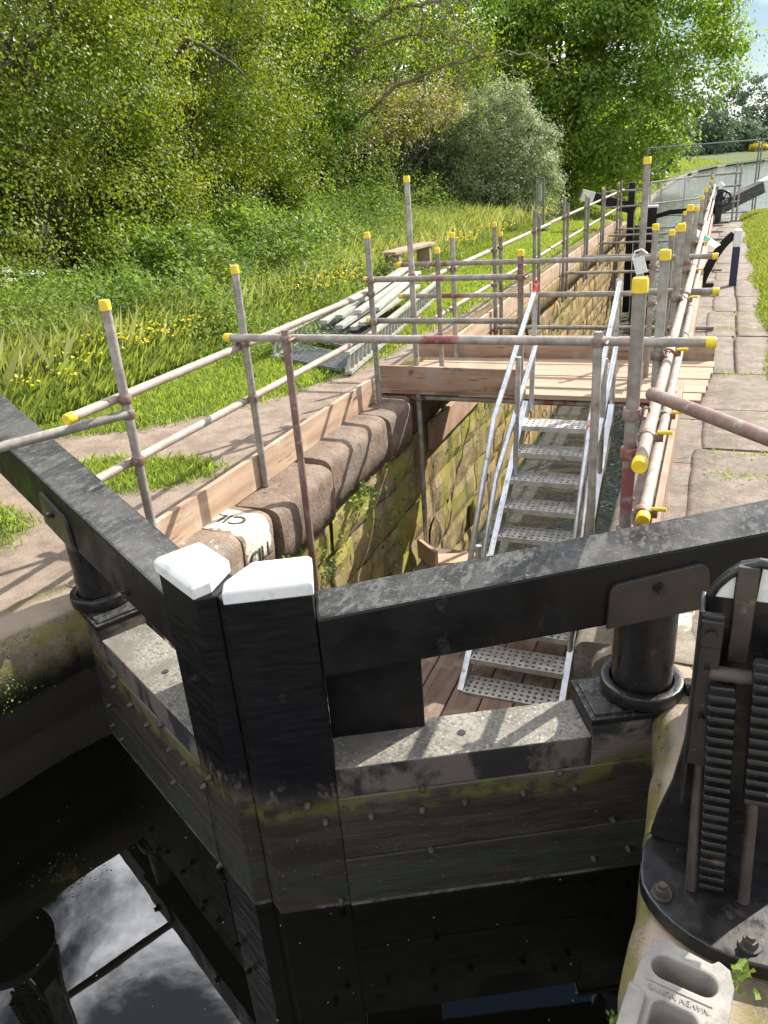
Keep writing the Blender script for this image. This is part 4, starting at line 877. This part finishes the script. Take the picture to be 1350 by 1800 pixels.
fence_panel('tall wire mesh fence panel standing beyond the far gates', (-2.05, 25.2, 0), (.83, 25.2, 0), 1.9)
fence_panel('wire mesh fence panel continuing to the right edge', (.9, 25.25, 0), (3.9, 25.0, 0), 1.9)
bp = fence_panel('blue grey barrier panel with a white sign at the willow', (-4.95, 23.9, gh(-4.95, 23.9, -1)), (-4.45, 22.5, gh(-4.45, 22.5, -1)), 1.35)
part(MB().box((-4.66, 23.05, gh(-4.7, 23, -1) + .95), (.5, .01, .42), Matrix.Rotation(R(-70.3), 3, 'Z')), 'white_sign', M['tagwhite'], bp)
barr = tag(empty('barrier', (-1.6, 24.5, 0)), 'low grey tube barrier in front of the mesh fence', 'barrier'); mb = MB()
for z in (.55, 1.12): mb.tube([(-1.85, 24.6, z - .1), (-.4, 24.6, z)], .022, 8)
for x in (-1.85, -.95): mb.tube([(x, 24.6, -.1), (x, 24.6, 1.05)], .022, 8)
part(mb, 'frame', M['steel_bright'], barr)
# kerb of the canal bank beyond (pale stone edging)
mb = MB(); ys = [28, 35, 44, 53, 62, 76, 85, 95, 106, 118, 130, 140, 150, 160, 168, 175, 182, 188, 194, 200, 215, 230, 300]
sweep(mb, norml([(interp(y, EYL, EXL) + .02, y) for y in ys]), [(.35, -2.02), (0, -2.05), (0, -2.6), (.35, -2.6)], .03, 300, 2.0, False); tag(mb.build('canal_edging', M['slab']), kind='structure')
# ------------------------------------------------------------------ vegetation
def leaves(C, size, rng, up=.35, aspect=.55, bias=None):
    N = len(C); n = rng.normal(size=(N, 3)); n[:, 2] = np.abs(n[:, 2]) + up
    if bias is not None: n = n * .5 + bias
    n /= np.linalg.norm(n, axis=1)[:, None]
    t_ = rng.normal(size=(N, 3)); t_ -= n * (t_ * n).sum(1)[:, None]; t_ /= np.linalg.norm(t_, axis=1)[:, None]; b_ = np.cross(n, t_)
    s = size * rng.uniform(.6, 1.35, N)[:, None]
    return np.stack([C - t_ * s * .5, C + b_ * s * .5 * aspect + n * s * .08, C + t_ * s * .5, C - b_ * s * .5 * aspect + n * s * .08], 1)
def limb(mb, a, b, r0, r1, rr, wob=.12, n=6):
    a, b = Vector(a), Vector(b); L = (b - a).length; pts = []
    for i in range(n + 1):
        u = i / n; j = math.sin(u * math.pi) * wob * L; pts.append(a.lerp(b, u) + Vector((rr.uniform(-1, 1), rr.uniform(-1, 1), rr.uniform(-.5, .8))) * j * .6)
    mb.tube(pts, [r0 + (r1 - r0) * i / n for i in range(n + 1)], 7, True); return pts
def tree(name, label, base, blobs, nclump, per, lsize, mat, trunk_r, th, clump_r=.38, group='trees along the left bank', seed=1, cat='tree', lower=0.0, twigs=14, xlim=None):
    g = np.random.default_rng(seed); rr = random.Random(seed)
    root = tag(empty(name, base), label, cat, group); base = Vector(base)
    tot = sum(b[3] * b[4] * b[5] for b in blobs); cs = []
    for (bx, by, bz, rx, ry, rz) in blobs:
        k = max(3, int(nclump * rx * ry * rz / tot)); d = g.normal(size=(k, 3)); d /= np.linalg.norm(d, axis=1)[:, None]; r = g.uniform(.45, 1.0, k)[:, None] ** .35
        wob = 1 + .22 * np.sin(d[:, :1] * 7 + seed) * np.cos(d[:, 1:2] * 6 + seed * 2)
        cs.append(np.array([bx, by, bz]) + d * r * wob * np.array([rx, ry, rz]))
    cs = np.concatenate(cs) + np.array(base); cs = cs[cs[:, 2] > base.z + lower]
    cr = clump_r * g.uniform(.45, 1.5, len(cs))
    npn = (per * g.uniform(.5, 1.4, len(cs))).astype(int); idx = np.repeat(np.arange(len(cs)), npn)
    off = g.normal(size=(len(idx), 3)) * .55; C = cs[idx] + off * cr[idx][:, None] * np.array([1, 1, .7])
    keep = C[:, 2] > base.z + .05; C = C[keep]; od = off[keep] / .55; ce = cs.mean(0); cd = cs[idx][keep] - ce; cd /= np.linalg.norm(cd, axis=1)[:, None] + 1e-6
    bias = od * .9 + cd * .35 + np.array([0, 0, .45])
    quads_mesh('crown', leaves(C, lsize, g, bias=bias), 4, M[mat], root, tuple(base))
    mb = MB(); top = base + Vector((rr.uniform(-.3, .3), rr.uniform(-.3, .3), th)); pts = limb(mb, base - Z * .2, top, trunk_r, trunk_r * .45, rr, .05)
    for k in range(twigs):
        c = Vector(cs[rr.randrange(len(cs))]); s_ = pts[rr.randrange(2, len(pts))]; limb(mb, s_, c, trunk_r * .32, trunk_r * .05, rr, .14)
    child(mb.build('trunk', M['bark']), root); return root
G0 = lambda x, y: (x, y, gh(x, y, -1))
tree('hawthorn', 'dark small-leaved hawthorn filling the left edge', G0(-10.0, 5.0), [(.7, 0, 1.5, 1.7, 3.2, 1.5), (.4, 0, 3.2, 2.2, 3.4, 2.0), (-.3, 0, 4.3, 2.3, 3.2, 1.8)], 430, 300, .056, 'haw', .22, 3, .50, seed=2, lower=.30)
tree('hawthorn', 'hawthorn with an arching bare limb, second from the left', G0(-10.1, 10.2), [(.9, 0, 1.5, 1.6, 2.9, 1.5), (.5, 0, 3.4, 2.2, 3.2, 2.0), (.0, 0, 4.9, 2.7, 3.3, 2.0)], 460, 300, .056, 'haw2', .22, 3.2, .50, seed=3, lower=.35)
tree('hawthorn', 'yellow green hawthorn drooping behind the brambles', G0(-10.6, 15.4), [(1.1, 0, 1.8, 1.7, 2.6, 1.6), (.7, 0, 3.8, 2.3, 3.0, 2.2), (.2, 0, 6.4, 2.9, 3.0, 2.6)], 430, 280, .062, 'haw2', .2, 3.4, .52, seed=4, lower=.55)
tree('ash_tree', 'broad-leaved tree with fresh green leaves behind the hawthorns', G0(-12.4, 21.0), [(0, 0, 4.5, 3.3, 3.4, 3.0), (1.6, -1.0, 2.6, 2.0, 2.2, 1.6), (1, 0, 7.5, 3.4, 3.4, 2.8), (2.4, 1.5, 5.5, 2.0, 2.0, 1.6)], 820, 110, .105, 'ash', .25, 5, .58, seed=5, lower=.9)
for k, (x_, y_, r_) in enumerate(((-15.5, 3.5, 3.6), (-15.8, 10.5, 3.8), (-16.2, 17, 3.8), (-16.5, 24, 3.8))):
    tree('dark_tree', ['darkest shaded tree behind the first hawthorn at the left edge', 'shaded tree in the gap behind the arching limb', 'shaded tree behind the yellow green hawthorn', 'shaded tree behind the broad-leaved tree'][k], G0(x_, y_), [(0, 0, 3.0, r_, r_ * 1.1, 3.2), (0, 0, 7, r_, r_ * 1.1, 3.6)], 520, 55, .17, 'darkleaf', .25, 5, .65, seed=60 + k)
for k, (x_, y_) in enumerate(((-12.3, 3.0), (-12.5, 8.0), (-12.8, 13.5), (-13.5, 18.5))):
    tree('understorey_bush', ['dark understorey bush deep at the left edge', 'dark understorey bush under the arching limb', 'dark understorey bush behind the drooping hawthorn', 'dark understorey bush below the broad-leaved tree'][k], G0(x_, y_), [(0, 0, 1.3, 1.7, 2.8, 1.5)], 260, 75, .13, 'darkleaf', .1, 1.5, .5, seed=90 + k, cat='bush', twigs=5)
for k, (x_, y_, r_) in enumerate(((-11.6, 29.5, 2.6), (-14.5, 31.5, 3.2), (-9.6, 32.0, 2.4))):
    tree('understorey_bush', ['dark bush in the hollow left of the willow', 'dark bush deep in the hollow beyond the blossom', 'dark bush hidden behind the willow'][k], G0(x_, y_), [(0, 0, 1.8, r_, 2.0, 2.2), (0, 0, 3.6, r_, 2.0, 1.6)], 380, 75, .15, 'darkleaf', .1, 1.8, .55, seed=120 + k, cat='bush', twigs=5)
tree('elder', 'low tree with pale yellowish blossom above the dark hollow', G0(-9.8, 24.2), [(0, 0, 3.0, 1.9, 1.6, .8), (1.6, .6, 3.3, 1.0, 1.0, .6), (-1.6, -.6, 2.6, 1.2, 1.2, .9)], 260, 70, .085, 'elder', .12, 2.4, .34, seed=6, lower=.9)
tree('holly', 'low dark evergreen bush in the hollow under the pale blossom', G0(-11.8, 26.0), [(0, 0, 1.4, 2.6, 2.0, 1.6), (2.2, 1.6, 1.2, 1.8, 1.4, 1.4), (-2.6, -2.2, 1.4, 2.2, 2.0, 1.6)], 420, 70, .12, 'darkleaf', .12, 1.8, .5, seed=66, cat='bush')
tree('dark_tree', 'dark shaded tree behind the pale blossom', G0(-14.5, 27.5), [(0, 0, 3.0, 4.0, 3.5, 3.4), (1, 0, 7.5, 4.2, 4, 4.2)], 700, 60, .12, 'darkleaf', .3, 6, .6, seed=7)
tree('tall_tree', 'tall green tree filling the top centre of the view', G0(-13.5, 34), [(0, 0, 5.5, 4.2, 4, 3.6), (2, -1, 8.5, 4.2, 4, 3.8), (-2, 0, 9.5, 4, 4, 3.5)], 900, 60, .14, 'ash', .35, 8, .65, seed=8, lower=1.5)
tree('willow_bush', 'rounded silvery willow bush beside the dark oak', G0(-7.3, 27.6), [(-.1, 0, 2.6, 1.5, 1.5, 1.8), (1.1, .1, 2.0, 1.2, 1.4, 1.5), (-1.2, 0, 1.6, 1.1, 1.3, 1.4), (.3, -.9, 1.1, 1.7, 1.0, 1.0), (1.7, -.2, 1.4, .8, .9, 1.2), (.5, .2, 3.7, .8, .8, .9), (-.7, -.2, 3.1, .7, .8, .8)], 560, 170, .075, 'willow', .12, 1.6, .30, seed=9, cat='bush')
K_ = 1.36
tree('oak_tree', 'large spreading oak overhanging the far gates', (-7.6, 45, -1.2), [tuple(k * K_ for k in b) for b in [(0, 0, 5.0, 4.2, 4, 3.6), (3.0, -.5, 6.0, 2.9, 3, 2.4), (.5, -1, 8.6, 4.4, 4, 3.2), (1.5, -1.5, 3.2, 3.0, 2.4, 1.9), (-2.2, -.5, 3.2, 2.6, 2.4, 2.6), (4.2, -.4, 4.9, 1.7, 1.6, 1.1), (1.2, -1.8, 1.9, 2.9, 1.6, 1.1), (-3.5, 0, 6, 3, 3, 3)]], 1000, 130, .21, 'oak', .55, 9, .92, seed=10, lower=1.0, twigs=22)
# bare branches hanging across the middle
br = tag(empty('bare_branch_tree', G0(-11, 21.6)), 'half bare tree with tangled brown branches across the top centre', 'tree', 'trees along the left bank'); rr = random.Random(3); mb = MB()
limb(mb, G0(-11, 21.6), (-10.9, 21.4, 6.2), .17, .1, rr, .03)
mains = [((-10.9, 21.4, 3.6), [(-9.9, 21, 4.6), (-8.6, 21, 4.75), (-7.0, 20.8, 4.85), (-5.7, 20.6, 4.5)], .085), ((-10.9, 21.4, 5.2), [(-9.7, 21, 5.8), (-8.5, 21, 5.3), (-7.6, 20.7, 5.5), (-6.6, 20.5, 5.4), (-5.2, 20.4, 5.6)], .09), ((-10.9, 21.4, 2.4), [(-9.3, 21, 3.0), (-7.9, 20.8, 3.75), (-6.4, 20.6, 4.1), (-4.9, 20.4, 4.2)], .08)]
tips = []
for s_, pl, r in mains:
    pts = [Vector(s_)] + [Vector(p) for p in pl]; q_ = []
    for i in range(len(pts) - 1):
        for k in range(4): q_.append(pts[i].lerp(pts[i + 1], k / 4) + Vector((rr.uniform(-1, 1), rr.uniform(-1, 1), rr.uniform(-1, 1))) * .06)
    q_.append(pts[-1]); n = len(q_); mb.tube(q_, [r * (1 - .8 * i / n) for i in range(n)], 8)
    for k in range(30):
        a = q_[rr.randrange(4, n)]; L = rr.uniform(.4, 1.5); b = a + Vector((rr.uniform(-.4, .9), rr.uniform(-.6, .4), rr.uniform(-.9, .5))).normalized() * L; t2 = limb(mb, a, b, .02, .006, rr, .25, 5); tips.append(b)
        for j in range(3): a2 = t2[rr.randrange(1, 5)]; b2 = a2 + Vector((rr.uniform(-1, 1), rr.uniform(-1, 1), rr.uniform(-1, .5))) * .45; limb(mb, a2, b2, .008, .003, rr, .25, 4); tips.append(b2)
child(mb.build('branches', M['twig']), br)
g = np.random.default_rng(77); tp = np.array([tuple(p) for p in tips]); idx = g.integers(0, len(tp), 7000); quads_mesh('crown', leaves(tp[idx] + g.normal(size=(7000, 3)) * .16, .08, g), 4, M['haw2'], br, (-11, 21.6, 0))
# the arching limb of the second hawthorn
mb = MB(); mb.tube([(-9.6, 11.6, 2.6), (-9.1, 11.8, 3.2), (-8.75, 11.9, 3.5), (-8.4, 11.9, 3.68), (-7.95, 11.9, 3.95), (-7.7, 11.9, 3.85), (-7.2, 11.9, 3.55), (-6.9, 11.9, 3.25)], [.06, .055, .05, .045, .04, .03, .022, .01], 8)
hw = [o for o in bpy.data.objects if o.name.startswith('hawthorn')]; child(mb.build('arching_limb', M['bark']), [o for o in hw if 'arching' in o.get('label', '')][0])
# far trees
def ftree(label, x, y, r, h, seed, mat='farleaf', z=-1.2, ls=.55):
    tree('far_tree', label, (x, y, z), [(0, 0, h * .55, r, r, h * .45), (r * .5, 0, h * .4, r * .7, r * .7, h * .35), (-r * .5, 0, h * .38, r * .7, r * .7, h * .35), (0, -r * .3, h * .2, r * .9, r * .7, h * .2)], 330, 36, ls, mat, .4, h * .6, r * .17, 'trees beyond the canal bend', seed, twigs=4)
ftree('big round far tree against the sky at the right edge', 5.5, 262, 10, 19, 41, ls=.9)
ftree('far tree behind the canal bend at the far right', 24, 285, 11, 17, 42, ls=.9)
ftree('rounded tree behind the canal bend, right of the oak', -7.5, 212, 8.5, 13, 43, ls=.8)
ftree('mid-distance tree left of the canal bend, partly behind the oak', -9.5, 96, 5.2, 8.5, 44)
ftree('low bushy far tree on the bend of the bank', 2.5, 222, 6.5, 7.5, 45, ls=.7)
ftree('green tree standing on the bank just past the oak', -7.2, 58, 3.6, 6.5, 46, 'oak', ls=.3)
ftree('far tree closing the bank behind the oak', -13, 75, 6, 11, 47, ls=.5)
tree('gorse_bush', 'small yellow flowering bush far off on the canal bank', (7.0, 214, -.4), [(0, 0, .7, 1.9, 1.4, .7)], 50, 40, .45, 'gorse', .1, .6, .5, 'trees beyond the canal bend', 48, 'bush', twigs=2)
# --- understorey: brambles
def tallheight(x, y): return 0
def bank(name, label, N, seed, size, mat, hmul, pick, asp=.7, upb=.9, fwd=0.0):
    g = np.random.default_rng(seed); y = 4.5 + 25 * g.random(N) ** 1.5; off = g.random(N) ** .85
    x0 = np.interp(y, [4.5, 6, 7, 9, 12, 15, 20, 26, 30], [-7.3, -6.5, -5.8, -5.6, -5.7, -6.1, -7.2, -7.4, -7.2]) + .35 * np.sin(y * 1.7) + .2 * np.sin(y * 4.1) + fwd * np.clip((y - 3) / 4, .3, 1); x1 = np.interp(y, [4, 12, 20, 30], [-8.7, -8.9, -10.8, -11.5]) + fwd; x = x0 + (x1 - x0) * off
    lump = np.array([noise.noise((a * .7, b * .7, 3.3)) + .55 * noise.noise((a * 1.9, b * 1.9, 1.3)) + .35 * noise.noise((a * 4.5, b * 4.5, 7.3)) for a, b in zip(x, y)])
    kind = np.array([noise.noise((a * .8, b * .8, 21.7)) for a, b in zip(x, y)]) + .18 * g.normal(size=N)
    k = pick(kind, off, y); x, y, off, lump, x0 = x[k], y[k], off[k], lump[k], x0[k]
    hx = np.clip((x0 - x) / .9, 0, 1); hh = .14 + hx * (np.interp(y, [4, 8, 12, 30], [.36, .55, .70, .85]) + .75 * lump) * hmul
    n = len(x); z = np.array([gh(a, b, -1) for a, b in zip(x, y)]) + np.clip(hh, .10, None) * (1 - .85 * g.random(n) ** 2.6)
    C = np.stack([x, y, z], 1) + g.normal(size=(n, 3)) * .04
    tag(quads_mesh(name, leaves(C, size * np.ones(n) * g.uniform(.6, 1.3, n) if False else size, g, upb, asp), 4, M[mat]), label, 'undergrowth', None, 'stuff')
bank('brambles', 'sunlit bramble thicket below the trees', 110000, 21, .075, 'bramble', 1.0, lambda k, o, y: k > -.06)
bank('nettles', 'taller pale green nettles and weeds among the brambles', 110000, 22, .055, 'nettle', 1.35, lambda k, o, y: k < .02, .42, .5)
bank('meadow_weeds', 'leafy weeds growing through the long grass', 60000, 24, .05, 'nettle', .45, lambda k, o, y: k < .12, .5, .8, 1.35)
bank('shaded_weeds', 'darker low weeds at the back of the bramble bank', 50000, 23, .09, 'ash', 1.1, lambda k, o, y: (o > .45) & (k > -.25), .6, .6)
# --- grass blades
def blades(x, y, z, h, wd, g, lean=.35):
    N = len(x); a = g.random(N) * 2 * np.pi; d = np.stack([np.cos(a), np.sin(a), np.zeros(N)], 1); b = g.random(N) * 2 * np.pi; ln = np.stack([np.cos(b), np.sin(b), np.zeros(N)], 1) * (h * lean * g.random(N))[:, None]
    B = np.stack([x, y, z], 1); w_ = (wd * g.uniform(.6, 1.3, N))[:, None] if np.ndim(wd) else wd * g.uniform(.6, 1.3, N)[:, None]
    up_ = np.stack([np.zeros(N), np.zeros(N), h], 1)
    return np.stack([B - d * w_, B + d * w_, B + ln * .35 + up_ * .6 + d * w_ * .7, B + ln + up_], 1)
def grass_field(name, label, N, ysmp, xf, hf, wf, mat, seed, mask=None, side=-1, lean=.4):
    g = np.random.default_rng(seed); y = ysmp(g, N); x = xf(g, y)
    if mask is not None:
        k = np.array([mask(a, b) for a, b in zip(x, y)]) > g.random(N) * .8 + .15; x, y = x[k], y[k]
    z = np.array([gh(a, b, side) for a, b in zip(x, y)]) - .005; h = hf(g, x, y); w_ = wf(g, x, y)
    o = quads_mesh(name, blades(x, y, z, h, w_, g, lean), 4, M[mat]); tag(o, label, 'grass', None, 'stuff'); return o
grass_field('lawn_grass', 'short mown grass beside the gravel path', 260000, lambda g, N: -1 + 27 * g.random(N) ** 1.9, lambda g, y: -3.0 - 3.2 * g.random(len(y)), lambda g, x, y: g.uniform(.03, .075, len(x)) * (1 + .0 * y), lambda g, x, y: .0028 + .00055 * np.clip(y, 0, 20), 'lawn', 31, grassval, lean=.9)
def tallx(g, y): return -np.interp(y, [0, 4, 6.4, 9.7, 13, 25], [5.2, 5.3, 5.35, 5.2, 4.95, 4.6]) - 3.1 * g.random(len(y)) ** 1.2 * np.interp(y, [0, 8, 25], [1.0, .75, 1.3])
grass_field('long_grass', 'long unmown grass between the lawn and the brambles', 150000, lambda g, N: 2.2 + 27 * g.random(N) ** 1.5, tallx, lambda g, x, y: g.uniform(.10, .40, len(x)) * np.clip((-x - 4.9) / .9, .3, 1.5), lambda g, x, y: (.0017 + .00024 * np.clip(y, 0, 20)), 'tallgrass', 32, lean=.85)
grass_field('dark_grass', 'finer dark green grass mixed through the long grass', 150000, lambda g, N: 2.2 + 27 * g.random(N) ** 1.5, tallx, lambda g, x, y: g.uniform(.06, .34, len(x)) * np.clip((-x - 4.9) / .9, .3, 1.5), lambda g, x, y: (.0012 + .0002 * np.clip(y, 0, 20)), 'darkgrass', 37, lean=.7)
grass_field('verge_grass', 'bright grass verge along the right of the towpath', 120000, lambda g, N: 3 + 22 * g.random(N) ** 1.4, lambda g, y: .56 + .05 * np.sin(y * 2.3) + 1.6 * g.random(len(y)), lambda g, x, y: g.uniform(.03, .09, len(x)), lambda g, x, y: .0022 + .0003 * y, 'tallgrass', 33, None, 1, .8)
grass_field('crack_grass', 'thin tufts of grass growing in the paving joints', 1600, lambda g, N: g.choice([3.62, 4.9, 5.3, 7.4, 9.4, 10.2], N) + g.normal(size=N) * .05, lambda g, y: .08 + .5 * g.random(len(y)) , lambda g, x, y: g.uniform(.02, .06, len(x)), lambda g, x, y: .003 + 0 * y, 'lawn', 34, None, 1, 1.0)
grass_field('far_bank_grass', 'rough pale grass on the bank beyond the oak', 40000, lambda g, N: 27 + 150 * g.random(N) ** 1.6, lambda g, y: np.interp(y, EYL, EXL) - .4 - (3 + y * .06) * g.random(len(y)), lambda g, x, y: g.uniform(.2, .5, len(x)), lambda g, x, y: .012 + .0012 * y, 'tallgrass', 35, None, -1, .6)
grass_field('seeding_grass', 'pale seeding grass stalks standing above the long grass', 5000, lambda g, N: 2.5 + 24 * g.random(N) ** 1.4, lambda g, y: tallx(g, y) - .5, lambda g, x, y: g.uniform(.4, .75, len(x)), lambda g, x, y: (.0014 + .0002 * np.clip(y, 0, 20)), 'straw', 36, lean=.5)
# buttercups and cow parsley
def flowers(name, label, N, yf, xf, hz, size, mat, seed):
    g = np.random.default_rng(seed); y = yf(g, N); x = xf(g, y); k = np.array([noise.noise((a * .8, b * .5, 9.1)) for a, b in zip(x, y)]) > .06 + .22 * g.random(N); x, y = x[k], y[k]
    z = np.array([gh(a, b, -1) for a, b in zip(x, y)]) + hz * g.uniform(.75, 1.15, len(x)); o = quads_mesh(name, leaves(np.stack([x, y, z], 1), size, g, 1.2, .9), 4, M[mat]); tag(o, label, 'wildflowers', None, 'stuff')
flowers('buttercups', 'yellow buttercups flowering in the long grass', 6500, lambda g, N: 3.2 + 22 * g.random(N) ** 1.2, lambda g, y: -np.interp(y, [3, 5, 7, 10, 14, 25], [5.2, 5.2, 5.4, 5.2, 4.9, 4.5]) - 1.6 * g.random(len(y)) ** 1.1, .46, .030, 'yellow', 51)
g = np.random.default_rng(61); cc = np.array([(-7.0 - .9 * g.random(), 5.3 + 1.8 * g.random(), .95 + .3 * g.random()) for _ in range(16)]); idx = np.repeat(np.arange(16), 60); o = quads_mesh('cow_parsley', leaves(cc[idx] + g.normal(size=(len(idx), 3)) * np.array([.06, .06, .015]), .018, g, 1.5, .9), 4, M['whitefl']); tag(o, 'white cow parsley heads at the left edge', 'wildflowers', None, 'stuff')
# plants on the wall
def tuft(label, p, n, size, mat, r, seed, nm='wall_plant'):
    g = np.random.default_rng(seed); C = np.array(p) + g.normal(size=(n, 3)) * np.array(r); o = quads_mesh(nm, leaves(C, size, g, .4, .6), 4, M[mat]); tag(o, label, 'plant', None, 'stuff')
tuft('leafy weed below the coping, left of the tall inside pole', (-2.38, 5.05, -.42), 90, .05, 'bramble', (.03, .12, .07), 71)
tuft('clump of moss and weeds behind the white gate caps', (-2.38, 3.72, -.47), 160, .03, 'bramble', (.03, .10, .06), 72)
tuft('pale clump of pennywort on the wall beside the reddish pole', (-2.40, 4.35, -.72), 140, .03, 'willow', (.02, .16, .10), 73)
tuft('dark weeds growing in the shaded part of the left wall', (-2.39, 5.6, -.85), 120, .04, 'ash', (.02, .35, .22), 74)
tuft('weeds on the far ochre wall beyond the platform', (-2.40, 9.9, -.75), 260, .05, 'ash', (.02, .9, .16), 75)
tuft('second patch of weeds on the far ochre wall', (-2.40, 12.6, -.9), 200, .06, 'bramble', (.02, 1.0, .2), 76)
tuft('leafy weed on the sunlit mossy wing wall', (-3.0, 1.95, -.16), 30, .04, 'bramble', (.02, .05, .05), 77)
tuft('small weed sprouting at the paddle gear base', (.215, 1.42, .05), 26, .03, 'bramble', (.025, .02, .02), 78)
tuft('tiny weed at the stone edge beside the fence foot', (-.06, 1.33, -.12), 14, .02, 'bramble', (.008, .02, .02), 79)
tuft('lichen and weed patch on the left wing wall', (-2.93, 2.08, -.22), 420, .014, 'ash', (.03, .13, .07), 80)
g = np.random.default_rng(81); n = 110; C = np.stack([-2.7 + 2.5 * g.random(n), .7 + 1.6 * g.random(n), np.full(n, -.7985)], 1); Q = leaves(C, .008, g, 30, .6); Q[:, :, 2] = -.798
o = quads_mesh('floating_debris', Q, 4, M['willow']); tag(o, 'tiny seeds and specks floating on the dark water', 'debris', None, 'stuff')
lf = MB(); lf.add([(-1.40 + .03 * math.cos(a) * (1 + .3 * math.cos(2 * a)), 1.10 + .022 * math.sin(a) , -.797) for a in [k * math.pi / 5 for k in range(10)]], [tuple(range(10))]); tag(lf.build('floating_leaf', M['bramble']), 'green leaf floating on the cloud reflection', 'leaf')
